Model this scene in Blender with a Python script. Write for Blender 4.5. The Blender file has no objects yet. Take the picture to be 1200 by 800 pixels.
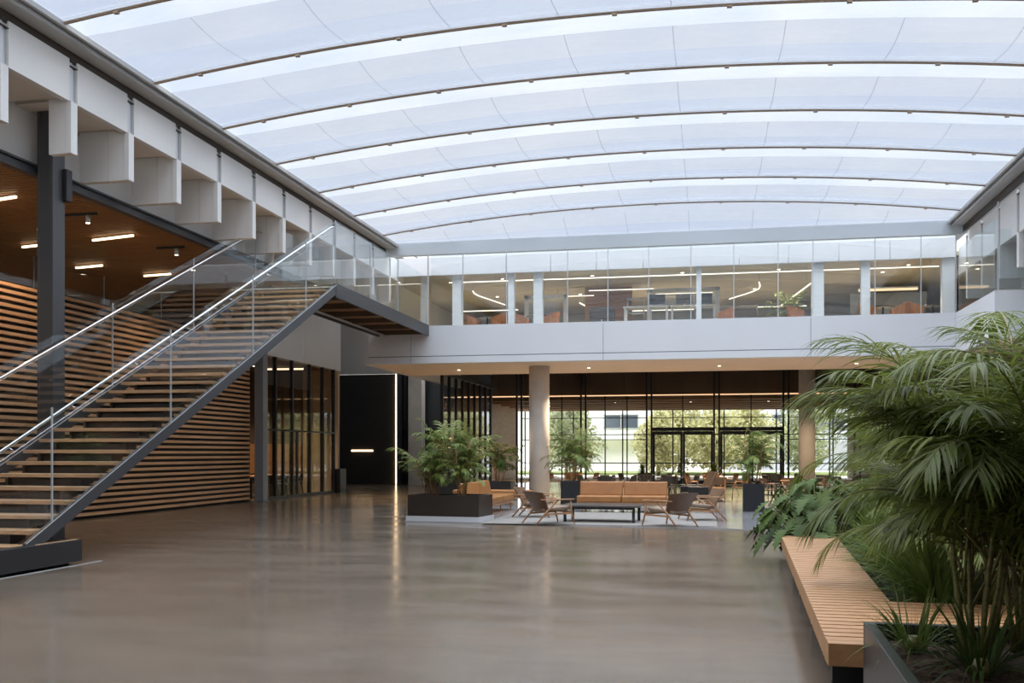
import bpy, math, random
from math import sin, cos, pi, radians as R
from mathutils import Vector, Matrix
scene = bpy.context.scene
COL = scene.collection
random.seed(7)

# ------------------------------------------------------------------ mesh helper
class MB:
    def __init__(s): s.v=[]; s.f=[]; s.m=[]; s.sm=[]
    def quad(s, a,b,c,d, mi=0, sm=False):
        n=len(s.v); s.v+= [a,b,c,d]; s.f.append((n,n+1,n+2,n+3)); s.m.append(mi); s.sm.append(sm)
    def box(s, x0,x1,y0,y1,z0,z1, mi=0):
        if x0>x1: x0,x1=x1,x0
        if y0>y1: y0,y1=y1,y0
        if z0>z1: z0,z1=z1,z0
        n=len(s.v)
        s.v+=[(x0,y0,z0),(x1,y0,z0),(x1,y1,z0),(x0,y1,z0),(x0,y0,z1),(x1,y0,z1),(x1,y1,z1),(x0,y1,z1)]
        for q in ((0,3,2,1),(4,5,6,7),(0,1,5,4),(1,2,6,5),(2,3,7,6),(3,0,4,7)):
            s.f.append(tuple(n+i for i in q)); s.m.append(mi); s.sm.append(False)
        return s
    def hexa(s, P, mi=0):          # 8 points, bottom ring then top ring
        n=len(s.v); s.v+=[tuple(p) for p in P]
        for q in ((0,3,2,1),(4,5,6,7),(0,1,5,4),(1,2,6,5),(2,3,7,6),(3,0,4,7)):
            s.f.append(tuple(n+i for i in q)); s.m.append(mi); s.sm.append(False)
        return s
    def beam(s, a, b, w, h, up=(0,0,1), mi=0):   # rectangular bar from a to b
        a=Vector(a); b=Vector(b); t=(b-a).normalized(); u=Vector(up)
        sd=t.cross(u)
        if sd.length<1e-4: sd=t.cross(Vector((0,1,0)))
        sd.normalize(); u=sd.cross(t).normalized()
        P=[]
        for c in (a,b):
            for (i,j) in ((-1,-1),(1,-1),(1,1),(-1,1)): P.append(tuple(c+sd*(w/2*i)+u*(h/2*j)))
        n=len(s.v); s.v+=P
        for q in ((0,1,2,3),(7,6,5,4),(0,4,5,1),(1,5,6,2),(2,6,7,3),(3,7,4,0)):
            s.f.append(tuple(n+i for i in q)); s.m.append(mi); s.sm.append(False)
        return s
    def tube(s, pts, r, n=8, mi=0, cap=True):
        pts=[Vector(p) for p in pts]; rs = r if isinstance(r,(list,tuple)) else [r]*len(pts)
        base=len(s.v); ref=None
        for i,p in enumerate(pts):
            t=(pts[min(i+1,len(pts)-1)]-pts[max(i-1,0)]).normalized()
            if ref is None:
                ref=Vector((0,0,1)) if abs(t.z)<.9 else Vector((1,0,0))
            sd=t.cross(ref)
            if sd.length<1e-5: sd=t.cross(Vector((0,1,0)))
            sd.normalize(); up=sd.cross(t).normalized(); ref=up
            for k in range(n):
                a=2*pi*k/n; s.v.append(tuple(p+sd*(rs[i]*cos(a))+up*(rs[i]*sin(a))))
        for i in range(len(pts)-1):
            for k in range(n):
                s.f.append((base+i*n+k, base+i*n+(k+1)%n, base+(i+1)*n+(k+1)%n, base+(i+1)*n+k)); s.m.append(mi); s.sm.append(True)
        if cap:
            s.f.append(tuple(base+k for k in range(n))[::-1]); s.m.append(mi); s.sm.append(False)
            e=base+(len(pts)-1)*n
            s.f.append(tuple(e+k for k in range(n))); s.m.append(mi); s.sm.append(False)
        return s
    def prism(s, poly, z0, z1, mi=0):   # poly in xy
        n=len(s.v); k=len(poly)
        s.v+=[(x,y,z0) for x,y in poly]+[(x,y,z1) for x,y in poly]
        s.f.append(tuple(range(n,n+k))[::-1]); s.f.append(tuple(range(n+k,n+2*k))); s.m+=[mi,mi]; s.sm+=[False,False]
        for i in range(k):
            j=(i+1)%k; s.f.append((n+i,n+j,n+k+j,n+k+i)); s.m.append(mi); s.sm.append(False)
        return s
    def lathe(s, prof, n=16, mi=0, c=(0,0)):
        base=len(s.v)
        for r,z in prof:
            for k in range(n): s.v.append((c[0]+r*cos(2*pi*k/n), c[1]+r*sin(2*pi*k/n), z))
        for i in range(len(prof)-1):
            for k in range(n):
                s.f.append((base+i*n+k, base+i*n+(k+1)%n, base+(i+1)*n+(k+1)%n, base+(i+1)*n+k)); s.m.append(mi); s.sm.append(True)
        s.f.append(tuple(base+k for k in range(n))[::-1]); s.m.append(mi); s.sm.append(False)
        e=base+(len(prof)-1)*n
        s.f.append(tuple(e+k for k in range(n))); s.m.append(mi); s.sm.append(False)
        return s
    def build(s, name, mats, parent=None, bevel=0, smooth=False, loc=None, seg=2):
        me=bpy.data.meshes.new(name); me.from_pydata(s.v,[],s.f)
        if not isinstance(mats,(list,tuple)): mats=[mats]
        for m in mats: me.materials.append(m)
        me.polygons.foreach_set('material_index', s.m)
        me.polygons.foreach_set('use_smooth', [True]*len(s.f) if smooth else s.sm)
        me.update()
        o=bpy.data.objects.new(name, me); COL.objects.link(o)
        if parent is not None: o.parent=parent
        if loc is not None: o.location=loc
        if bevel:
            b=o.modifiers.new('bevel','BEVEL'); b.width=bevel; b.segments=seg; b.limit_method='ANGLE'; b.angle_limit=R(40)
            if smooth or seg>2:
                me.polygons.foreach_set('use_smooth',[True]*len(s.f)); b.harden_normals=True
        return o

def tag(o, label, cat, group=None, kind=None):
    o['label']=label; o['category']=cat
    if group: o['group']=group
    if kind: o['kind']=kind
    return o
def empty(name, loc=(0,0,0), rz=0):
    o=bpy.data.objects.new(name,None); COL.objects.link(o); o.location=loc; o.rotation_euler=(0,0,rz); o.empty_display_size=.1; return o
def thing(name, label, cat, loc=(0,0,0), rz=0, group=None):
    return tag(empty(name,loc,rz),label,cat,group)
def struct(name, mb, mat, **k):
    o=mb.build(name,mat,**k); o['kind']='structure'; return o
def sroot(name):
    o=empty(name); o['kind']='structure'; return o
def copy_tree(o, parent=None):
    kids=[c for c in bpy.data.objects if c.parent==o]
    c=o.copy(); COL.objects.link(c)
    if parent is not None: c.parent=parent
    for k in kids: copy_tree(k,c)
    return c
def dup(o, loc, rz=0, label=None, scale=None):
    c=copy_tree(o); c.location=loc; c.rotation_euler=(0,0,rz)
    if label: c['label']=label
    if scale: c.scale=scale
    return c

# ------------------------------------------------------------------ materials
def new_mat(name):
    m=bpy.data.materials.new(name); m.use_nodes=True; nt=m.node_tree
    return m, nt, nt.nodes['Principled BSDF'], nt.nodes['Material Output']
def mat(name, col, rough=.5, metal=0, var=.0, vscale=3, stretch=(1,1,1), bump=0, spec=.5, col2=None, emit=None, estr=0):
    m,nt,b,o=new_mat(name)
    b.inputs['Base Color'].default_value=(*col,1); b.inputs['Roughness'].default_value=rough; b.inputs['Metallic'].default_value=metal
    b.inputs['Specular IOR Level'].default_value=spec
    if var or bump or col2:
        tc=nt.nodes.new('ShaderNodeTexCoord'); mp=nt.nodes.new('ShaderNodeMapping'); mp.inputs['Scale'].default_value=stretch
        nz=nt.nodes.new('ShaderNodeTexNoise'); nz.inputs['Scale'].default_value=vscale; nz.inputs['Detail'].default_value=4
        nt.links.new(tc.outputs['Object'],mp.inputs['Vector']); nt.links.new(mp.outputs['Vector'],nz.inputs['Vector'])
        if var or col2:
            cr=nt.nodes.new('ShaderNodeValToRGB')
            c2=col2 if col2 else tuple(c*(1+var) for c in col)
            c1=col if col2 else tuple(c*(1-var) for c in col)
            cr.color_ramp.elements[0].color=(*c1,1); cr.color_ramp.elements[1].color=(*c2,1)
            cr.color_ramp.elements[0].position=.3; cr.color_ramp.elements[1].position=.7
            nt.links.new(nz.outputs['Fac'],cr.inputs['Fac']); nt.links.new(cr.outputs['Color'],b.inputs['Base Color'])
        if bump:
            bp=nt.nodes.new('ShaderNodeBump'); bp.inputs['Strength'].default_value=bump; bp.inputs['Distance'].default_value=.02
            nt.links.new(nz.outputs['Fac'],bp.inputs['Height']); nt.links.new(bp.outputs['Normal'],b.inputs['Normal'])
    if emit:
        b.inputs['Emission Color'].default_value=(*emit,1); b.inputs['Emission Strength'].default_value=estr
    return m
def emis(name, col, s):
    m,nt,b,o=new_mat(name); nt.nodes.remove(b)
    e=nt.nodes.new('ShaderNodeEmission'); e.inputs['Color'].default_value=(*col,1); e.inputs['Strength'].default_value=s
    nt.links.new(e.outputs[0],o.inputs['Surface']); return m
def glass(name, tint=(.93,.96,.97), base=.05, gr=.02, gcol=(1,1,1)):
    m,nt,b,o=new_mat(name); nt.nodes.remove(b)
    t=nt.nodes.new('ShaderNodeBsdfTransparent'); t.inputs['Color'].default_value=(*tint,1)
    g=nt.nodes.new('ShaderNodeBsdfGlossy'); g.inputs['Roughness'].default_value=gr; g.inputs['Color'].default_value=(*gcol,1)
    lw=nt.nodes.new('ShaderNodeLayerWeight'); lw.inputs['Blend'].default_value=.5
    p=nt.nodes.new('ShaderNodeMath'); p.operation='POWER'; p.inputs[1].default_value=4
    ma=nt.nodes.new('ShaderNodeMath'); ma.operation='MULTIPLY_ADD'; ma.inputs[1].default_value=.6; ma.inputs[2].default_value=base
    mx=nt.nodes.new('ShaderNodeMixShader')
    nt.links.new(lw.outputs['Facing'],p.inputs[0]); nt.links.new(p.outputs[0],ma.inputs[0]); nt.links.new(ma.outputs[0],mx.inputs['Fac'])
    nt.links.new(t.outputs[0],mx.inputs[1]); nt.links.new(g.outputs[0],mx.inputs[2]); nt.links.new(mx.outputs[0],o.inputs['Surface'])
    return m
def foil(name, tcol, transp, lcol):
    m,nt,b,o=new_mat(name); nt.nodes.remove(b)
    t=nt.nodes.new('ShaderNodeBsdfTransparent'); t.inputs['Color'].default_value=(*tcol,1)
    l=nt.nodes.new('ShaderNodeBsdfTranslucent'); l.inputs['Color'].default_value=(*lcol,1)
    g=nt.nodes.new('ShaderNodeBsdfGlossy'); g.inputs['Roughness'].default_value=.25; g.inputs['Color'].default_value=(.9,.93,.97,1)
    a=nt.nodes.new('ShaderNodeMixShader'); c=nt.nodes.new('ShaderNodeMixShader')
    tc=nt.nodes.new('ShaderNodeTexCoord'); mp=nt.nodes.new('ShaderNodeMapping'); mp.inputs['Scale'].default_value=(.5,1.6,1)
    nz=nt.nodes.new('ShaderNodeTexNoise'); nz.inputs['Scale'].default_value=1.1; nz.inputs['Detail'].default_value=5
    nt.links.new(tc.outputs['Object'],mp.inputs[0]); nt.links.new(mp.outputs[0],nz.inputs['Vector'])
    ma=nt.nodes.new('ShaderNodeMath'); ma.operation='MULTIPLY_ADD'; ma.inputs[1].default_value=.5; ma.inputs[2].default_value=1-transp-.25; ma.use_clamp=True
    nt.links.new(nz.outputs['Fac'],ma.inputs[0]); nt.links.new(ma.outputs[0],a.inputs['Fac'])
    nt.links.new(t.outputs[0],a.inputs[1]); nt.links.new(l.outputs[0],a.inputs[2])
    c.inputs['Fac'].default_value=.06; nt.links.new(a.outputs[0],c.inputs[1]); nt.links.new(g.outputs[0],c.inputs[2])
    nt.links.new(c.outputs[0],o.inputs['Surface']); return m
def leafmat(name, c1, c2, rough=.35, trans=.25):
    m,nt,b,o=new_mat(name)
    g=nt.nodes.new('ShaderNodeObjectInfo'); tc=nt.nodes.new('ShaderNodeTexCoord'); nz=nt.nodes.new('ShaderNodeTexNoise'); nz.inputs['Scale'].default_value=2.3
    nt.links.new(tc.outputs['Object'],nz.inputs['Vector'])
    cr=nt.nodes.new('ShaderNodeValToRGB'); cr.color_ramp.elements[0].color=(*c1,1); cr.color_ramp.elements[1].color=(*c2,1)
    cr.color_ramp.elements[0].position=.3; cr.color_ramp.elements[1].position=.7
    nt.links.new(nz.outputs['Fac'],cr.inputs['Fac']); nt.links.new(cr.outputs['Color'],b.inputs['Base Color'])
    b.inputs['Roughness'].default_value=rough; b.inputs['Specular IOR Level'].default_value=.35
    tl=nt.nodes.new('ShaderNodeBsdfTranslucent'); nt.links.new(cr.outputs['Color'],tl.inputs['Color'])
    mx=nt.nodes.new('ShaderNodeMixShader'); mx.inputs['Fac'].default_value=trans
    nt.links.new(b.outputs[0],mx.inputs[1]); nt.links.new(tl.outputs[0],mx.inputs[2]); nt.links.new(mx.outputs[0],o.inputs['Surface'])
    return m

def concrete_floor(name, c1, c2, r0, r1, sc, joint, jcol):
    m,nt,b,o=new_mat(name)
    tc=nt.nodes.new('ShaderNodeTexCoord')
    n1=nt.nodes.new('ShaderNodeTexNoise'); n1.inputs['Scale'].default_value=sc; n1.inputs['Detail'].default_value=8; n1.inputs['Roughness'].default_value=.6
    nt.links.new(tc.outputs['Object'],n1.inputs['Vector'])
    cr=nt.nodes.new('ShaderNodeValToRGB'); cr.color_ramp.elements[0].color=(*c1,1); cr.color_ramp.elements[1].color=(*c2,1)
    cr.color_ramp.elements[0].position=.3; cr.color_ramp.elements[1].position=.72
    nt.links.new(n1.outputs['Fac'],cr.inputs['Fac'])
    bk=nt.nodes.new('ShaderNodeTexBrick'); bk.offset=0; bk.inputs['Scale'].default_value=1; bk.inputs['Brick Width'].default_value=joint; bk.inputs['Row Height'].default_value=joint
    bk.inputs['Mortar Size'].default_value=.006; bk.inputs['Color1'].default_value=(1,1,1,1); bk.inputs['Color2'].default_value=(1,1,1,1); bk.inputs['Mortar'].default_value=(*jcol,1)
    nt.links.new(tc.outputs['Object'],bk.inputs['Vector'])
    mx=nt.nodes.new('ShaderNodeMix'); mx.data_type='RGBA'; mx.blend_type='MULTIPLY'; mx.inputs[0].default_value=1
    nt.links.new(cr.outputs['Color'],mx.inputs[6]); nt.links.new(bk.outputs['Color'],mx.inputs[7]); nt.links.new(mx.outputs[2],b.inputs['Base Color'])
    n2=nt.nodes.new('ShaderNodeTexNoise'); n2.inputs['Scale'].default_value=.9; n2.inputs['Detail'].default_value=5
    mp=nt.nodes.new('ShaderNodeMapping'); mp.inputs['Scale'].default_value=(.6,1.5,1); nt.links.new(tc.outputs['Object'],mp.inputs[0]); nt.links.new(mp.outputs[0],n2.inputs['Vector'])
    mr=nt.nodes.new('ShaderNodeMapRange'); mr.inputs[1].default_value=.3; mr.inputs[2].default_value=.7; mr.inputs[3].default_value=r0; mr.inputs[4].default_value=r1
    nt.links.new(n2.outputs['Fac'],mr.inputs[0]); nt.links.new(mr.outputs[0],b.inputs['Roughness'])
    return m

M={}
M['floor']=concrete_floor('polished_concrete',(.114,.091,.070),(.176,.143,.111),.11,.24,.45,9.0,(.72,.72,.72))
M['stone']=concrete_floor('pale_stone',(.27,.27,.275),(.37,.375,.39),.07,.15,1.3,1.2,(.75,.75,.75))
M['white']=mat('white_panel',(.74,.76,.78),.45,var=.02,vscale=.6)
M['precast']=mat('precast_white',(.72,.72,.71),.6,var=.03,vscale=.8)
M['fascia2']=mat('darkened_panel_grey',(.56,.57,.60),.5,var=.02,vscale=.8)  # white panel colour lowered to offset sky glare in the screen glass
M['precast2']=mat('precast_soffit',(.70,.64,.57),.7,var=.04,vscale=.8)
M['soffit']=mat('warm_soffit',(.82,.67,.53),.6,var=.03,vscale=.8)  # warm light of floor and lamps put into the soffit colour
M['steel']=mat('painted_steel',(.062,.066,.073),.4,metal=.3)
M['steel_c']=mat('column_steel',(.075,.075,.08),.4,metal=.3)
M['steel_l']=mat('grey_steel',(.26,.29,.32),.4,metal=.3)
M['dark']=mat('dark_metal',(.024,.024,.026),.38,metal=.2)
M['black']=mat('black_board',(.012,.012,.013),.6)
M['blackwall']=mat('charcoal_wall',(.030,.029,.030),.55,var=.1,vscale=4)
M['gutter']=mat('gutter_grey',(.40,.40,.39),.45,metal=.1)
M['beamgrey']=mat('pale_grey_beam',(.56,.60,.62),.5)
M['alu']=mat('aluminium',(.58,.60,.62),.35,metal=.5)
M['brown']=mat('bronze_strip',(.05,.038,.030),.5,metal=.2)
M['handrail']=mat('brushed_steel',(.72,.72,.73),.22,metal=1)
M['oak']=mat('oak_tread',(.42,.25,.135),.42,col2=(.58,.37,.21),vscale=3,stretch=(1.2,9,9),bump=.05)
M['slat']=mat('slat_timber',(.54,.30,.15),.5,col2=(.70,.43,.24),vscale=2,stretch=(3,.8,9))
M['woodceil']=mat('ceiling_timber',(.30,.145,.055),.5,col2=(.40,.205,.085),vscale=2,stretch=(1,9,1))
M['teak']=mat('bench_timber',(.33,.165,.068),.5,col2=(.47,.265,.13),vscale=2.6,stretch=(2.0,14,4),bump=.06)
M['woodwall']=mat('warm_timber_wall',(.30,.15,.065),.5,col2=(.40,.21,.10),vscale=1.4,stretch=(.8,.8,4))
M['walnut']=mat('walnut_frame',(.31,.155,.07),.4,col2=(.43,.235,.115),vscale=5,stretch=(2,2,6))
M['bronzepan']=mat('bronze_panel',(.085,.060,.042),.5,var=.12,vscale=1.2)
M['leather']=mat('tan_leather',(.34,.150,.046),.42,var=.10,vscale=4,bump=.05)
M['leather_d']=mat('brown_leather',(.15,.082,.04),.45,var=.15,vscale=4)
M['seatfab']=mat('taupe_seat',(.24,.18,.13),.8,var=.1,vscale=9)
M['orange']=mat('orange_leather',(.40,.155,.055),.5,var=.1,vscale=5)
M['column']=mat('concrete_column',(.56,.53,.49),.75,col2=(.66,.63,.58),vscale=2.2,bump=.06)
M['planter']=mat('charcoal_planter',(.032,.033,.036),.32,metal=.3)
M['planterwood']=mat('bronze_planter',(.035,.027,.021),.35,metal=.2,var=.2,vscale=1.5)
M['soil']=mat('bark_mulch',(.03,.018,.01),.9,col2=(.13,.075,.04),vscale=38,bump=.9)
M['plinth']=mat('pale_plinth',(.52,.52,.53),.5)
M['rug']=mat('grey_rug',(.21,.195,.175),.95,col2=(.29,.27,.245),vscale=14,stretch=(1,5,1))
M['tabletop']=mat('dark_tabletop',(.06,.055,.052),.3)
M['trunk']=mat('palm_cane',(.24,.13,.06),.6,col2=(.36,.23,.10),vscale=12,stretch=(1,1,6))
M['canegreen']=mat('green_cane',(.10,.13,.035),.5,col2=(.26,.20,.07),vscale=10,stretch=(1,1,6))
M['leafA']=leafmat('palm_leaf',(.095,.135,.022),(.23,.27,.06),.42,.38)
M['leafB']=leafmat('lounge_palm_leaf',(.10,.16,.028),(.24,.30,.075),.42,.30)
M['leafC']=leafmat('dark_leaf',(.034,.068,.010),(.085,.13,.022),.6,.22)
M['leafG']=leafmat('strap_leaf',(.09,.15,.025),(.22,.28,.07),.42,.3)
M['leafT']=leafmat('tree_leaf',(.36,.36,.15),(.62,.58,.30),.6,.4)
M['leafT2']=leafmat('green_tree_leaf',(.24,.28,.13),(.42,.43,.24),.6,.4)
M['bark']=mat('tree_bark',(.16,.12,.09),.9,var=.3,vscale=8)
M['glass']=glass('rail_glass',(.94,.965,.97),.045)
M['glassm']=glass('screen_glass',(.93,.955,.96),.05)
M['glassd']=glass('room_glass',(.84,.83,.81),.03)
M['glassw']=glass('facade_glass',(.95,.96,.96),.035)
M['foil']=foil('whitish_foil',(.725,.745,.775),.70,(.20,.205,.215))
M['foilb']=foil('bluish_foil',(.64,.68,.74),.66,(.20,.21,.235))
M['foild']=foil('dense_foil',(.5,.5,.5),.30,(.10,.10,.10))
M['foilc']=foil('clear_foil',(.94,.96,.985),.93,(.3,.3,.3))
M['rib']=mat('pale_rib',(.74,.76,.78),.5)
M['ribedge']=mat('bronze_rib_edge',(.34,.25,.17),.5)
M['led']=emis('warm_led',(1.0,.70,.40),4.0)
M['ledw']=emis('white_led',(1.0,.86,.68),2.2)
M['ledo']=emis('amber_led',(1.0,.66,.38),1.3)
M['lens']=emis('downlight_lens',(1.0,.86,.66),8.0)
M['office_ceiling']=mat('office_ceiling',(.52,.47,.36),.8,var=.04,vscale=1)
M['office_wall']=mat('office_wall',(.40,.39,.35),.8,var=.04,vscale=1)
M['office_blue']=mat('blue_grey_wall',(.20,.23,.27),.7)
M['carpet']=mat('office_carpet',(.38,.36,.32),.95)
M['screen']=mat('black_screen',(.012,.012,.013),.25)
M['shelf']=mat('shelf_grey',(.45,.46,.47),.5)
M['paving']=mat('pale_paving',(.72,.68,.60),.8,var=.06,vscale=1)
M['bwhite']=mat('white_render',(.90,.89,.86),.8,var=.02,vscale=1)
M['bgrey']=mat('grey_render',(.50,.53,.56),.8,var=.03,vscale=1)
M['bglass']=mat('far_window',(.10,.12,.15),.15)
M['grasscol']=mat('lawn',(.20,.24,.08),.9,var=.2,vscale=2)
M['walldark']=mat('umber_wall',(.11,.08,.06),.7,var=.1,vscale=1)
M['tanwall']=mat('tan_wall',(.48,.39,.28),.7,var=.04,vscale=1)
M['paper']=mat('cup_white',(.7,.7,.68),.5)
M['chairblack']=mat('black_shell',(.022,.020,.019),.45)
M['chrome']=mat('chrome_leg',(.55,.55,.56),.25,metal=1)

# ------------------------------------------------------------------ camera
FPX=1175.0; YAW=math.atan(232/FPX); EYE=1.6
cd=bpy.data.cameras.new('camera'); cam=bpy.data.objects.new('camera',cd); COL.objects.link(cam)
cd.sensor_width=36; cd.lens=FPX/1200*36; cd.shift_y=130/1200
cam.location=(0,0,EYE); cam.rotation_euler=(pi/2,0,YAW); cd.clip_end=400; cd.clip_start=.05
scene.camera=cam

# ------------------------------------------------------------------ the setting: floor, slabs
struct('floor',MB().box(-26,14,-10,52,-.2,0),M['floor'])
pale=MB().prism([(-6.95,22.32),(6.9,20.35),(8.0,30),(8.0,53),(-9.5,53),(-9.5,34),(-6.95,31)],0,.02)
struct('floor_lounge',pale,M['stone'])
struct('trim_floor',MB().box(-8.83,-8.79,9.0,13.35,0,.006),M['alu'])
# slab and walls behind the camera
struct('ceiling_near',MB().box(-10.3,7.4,-10,4.0,5.2,5.6),M['precast'])
struct('wall_near',MB().box(-26,14,-10.2,-10,0,9),M['precast'])

# ------------------------------------------------------------------ left: timber slat wall, upper gallery
wl=sroot('wall_left')
MB().box(-15.1,-14.86,4,30.55,0,5.2).build('backing',M['black'],wl)
ys=[4,9.2,14.4,19.6,24.7,30.5]
for a,b in zip(ys[:-1],ys[1:]):
    mb=MB(); z=.07
    while z<5.2:
        mb.box(-14.86,-14.75,a+.006,b-.006,z,z+.072); z+=.15
    mb.build('slat_panel',M['slat'],wl)
struct('floor_gallery',MB().box(-24.2,-15.1,3,31,3.9,4.15),M['carpet'])
gc=sroot('ceiling_gallery')
mb=MB()
y=3.0
while y<31.0:
    mb.box(-24,-11.46,y,y+.10,6.36,6.42); y+=.14
mb.build('timber_batten_panel',M['woodceil'],gc)
MB().box(-24,-11.46,3,31,6.43,6.5).build('deck',M['black'],gc)
struct('wall_gallery',MB().box(-24.2,-24,3,31,4.15,6.5),M['walldark'])
struct('wall_gallery_end',MB().box(-24.2,-14.95,30.6,30.9,0,6.5),M['walldark'])
br=thing('glass_balustrade','low frameless glass balustrade along the top of the timber slat wall','balustrade',(-14.8,4,5.245))
for i in range(10):
    MB().box(-.008,.008,i*2.65+.01,i*2.65+2.63,0,.74).build('glass_panel',M['glass'],br)
mb=MB().box(-.02,.02,0,26.5,.0,.03); mb.build('base_channel',M['dark'],br)
for i in range(11):
    MB().box(-.02,-.008,i*2.65-.02,i*2.65+.02,.0,.74).build('post',M['steel_l'],br)
# inner dark columns of the gallery
for i,(x,y) in enumerate(((-17.8,22.0),(-17.8,13.0))):
    struct('column_gallery',MB().box(x-.2,x+.2,y-.2,y+.2,4.15,6.36),M['dark'])

# steel beam and columns
mb=MB()
mb.box(-11.46,-11.30,3,31,6.49,6.53); mb.box(-11.46,-11.30,3,31,6.33,6.37); mb.box(-11.42,-11.35,3,31,6.37,6.49)
struct('beam_left',mb,M['steel'],bevel=.004)
def hcol(name,x0,x1,y0,y1,z1,m):
    t=.05; mb=MB()
    mb.box(x1-t,x1,y0,y1,0,z1); mb.box(x0,x0+t,y0,y1,0,z1); mb.box(x0+t,x1-t,y0+.004,y0+.03,0,z1); mb.box(x0+t,x1-t,y1-.03,y1-.004,0,z1)
    mb.box(x0-.04,x1+.04,y0-.04,y1+.04,0,.03)
    return struct(name,mb,m,bevel=.006)
c1=hcol('column_steel',-11.29,-10.99,15.25,15.58,7.43,M['steel_c'])
MB().box(-10.99,-10.90,15.50,15.66,5.95,6.5).build('bracket_box',M['dark'],c1,bevel=.01)
hcol('column_steel_far',-14.62,-14.32,30.55,30.9,6.5,M['steel_l'])

# white precast coffers of the left edge
J0,DJ=13.26,1.665
def coffers(name, xs, s, k0, k1, zb, ztop=8.06):
    """xs: plane of the fascia; s=+1 when the coffer runs towards -x (left side), -1 on the right side"""
    root=sroot(name)
    def X(d): return xs-s*d
    for k in range(k0,k1):
        y=J0+DJ*k
        MB().box(X(0),X(.12),y+.01,y+DJ-.20,zb,ztop).build('fascia_panel',M['precast'],root,bevel=.006)
        mb=MB()
        mb.box(X(-.005),X(.10),y-.17,y+.0,zb-.84,zb+.02); mb.box(X(.10),X(.42),y-.155,y-.015,zb-.84,zb+.08)
        if not (s>0 and k==1):
            mb.box(X(.435),X(1.0),y-.15,y-.02,zb-.84,zb+.08); mb.box(X(.42),X(.435),y-.14,y-.03,zb-.83,zb+.08)
        mb.build('fin',M['precast'],root,bevel=.006)
        mb=MB()
        mb.box(X(.03),X(.12),y-.165,y-.09,zb+.02,ztop); mb.box(X(.05),X(.12),y-.08,y-.0,zb+.02,ztop)
        mb.build('joint_strip',M['alu'],root)
        MB().box(X(.0),X(.05),y-.17,y+.02,ztop-.12,ztop-.105).build('fixing_pin',M['brown'],root)
        MB().box(X(.12),X(1.15),y-.01,y+DJ-.155,zb+.08,zb+.16).build('coffer_soffit',M['precast2'],root)
    MB().box(X(1.15),X(1.3),J0+DJ*k0,J0+DJ*k1+.3,zb-.82,ztop).build('back_panel',M['precast'],root)
    MB().box(X(.14),X(3.2),J0+DJ*k0,J0+DJ*k1+.3,ztop+.0,ztop+.3).build('roof_slab',M['dark'],root)
    return root
coffers('trim_1',-10.3,1,-6,12,7.36)
coffers('trim_2',7.4,-1,-6,12,6.97)

def gutter(name,x,s):
    root=sroot(name); Y0,Y1=3.4,31.3
    def X(d): return x+s*d
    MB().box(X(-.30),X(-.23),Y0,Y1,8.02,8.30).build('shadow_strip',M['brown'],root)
    MB().box(X(-.23),X(.06),Y0,Y1,8.19,8.27).build('channel',M['gutter'],root,bevel=.02)
    MB().box(X(.06),X(.12),Y0,Y1,8.20,8.29).build('rail',M['alu'],root)
    MB().box(X(.12),X(.16),Y0,Y1,8.26,8.31).build('gap_seal',M['black'],root)
    MB().box(X(.16),X(.22),Y0,Y1,8.24,8.32).build('clamp_rail',M['gutter'],root)
    return root
XL,XR=-10.1,7.0
gutter('trim_3',XL,1); gutter('trim_4',XR,-1)

# ------------------------------------------------------------------ roof: air cushions between arched ribs
roof=sroot('ceiling')
XA,XB=XL+.18,XR-.18; XM=(XA+XB)/2; HW=(XB-XA)/2
RISE=.58
def arch(x): return 1-((x-XM)/HW)**2
def zroof(x,y):
    r=RISE if y<=29.6 else RISE*max(0.,1-(y-29.6)/1.55)**.8+.02
    return 8.33+r*arch(x)
ribs=[14.0+2.6*k for k in range(-4,7)]
edges=ribs+[31.15]
NX=36
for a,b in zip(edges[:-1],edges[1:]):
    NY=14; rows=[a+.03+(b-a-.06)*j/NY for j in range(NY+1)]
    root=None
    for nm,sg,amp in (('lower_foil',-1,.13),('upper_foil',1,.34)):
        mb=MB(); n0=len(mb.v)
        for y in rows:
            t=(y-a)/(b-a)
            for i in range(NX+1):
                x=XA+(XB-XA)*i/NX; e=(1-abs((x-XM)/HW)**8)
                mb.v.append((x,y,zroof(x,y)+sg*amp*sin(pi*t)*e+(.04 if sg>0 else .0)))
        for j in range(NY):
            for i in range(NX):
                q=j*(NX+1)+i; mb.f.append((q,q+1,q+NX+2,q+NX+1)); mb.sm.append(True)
                mb.m.append(1 if (j<3 and b-a>2) or sg>0 else (0 if j<8 else 2))  # lower foil rows run clear, then whitish, then bluish
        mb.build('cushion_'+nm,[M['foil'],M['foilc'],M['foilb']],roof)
    # welded seams running over the cushion
    mb=MB()
    for i in range(1,9):
        x=XA+(XB-XA)*i/9
        pts=[(x,y,zroof(x,y)-.13*sin(pi*(y-a)/(b-a))-.004) for y in rows[3:]]
        for p,q in zip(pts[:-1],pts[1:]): mb.quad((p[0]-.009,p[1],p[2]),(p[0]+.009,p[1],p[2]),(q[0]+.009,q[1],q[2]),(q[0]-.009,q[1],q[2]))
    mb.build('seam',M['foil'],roof)
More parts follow.
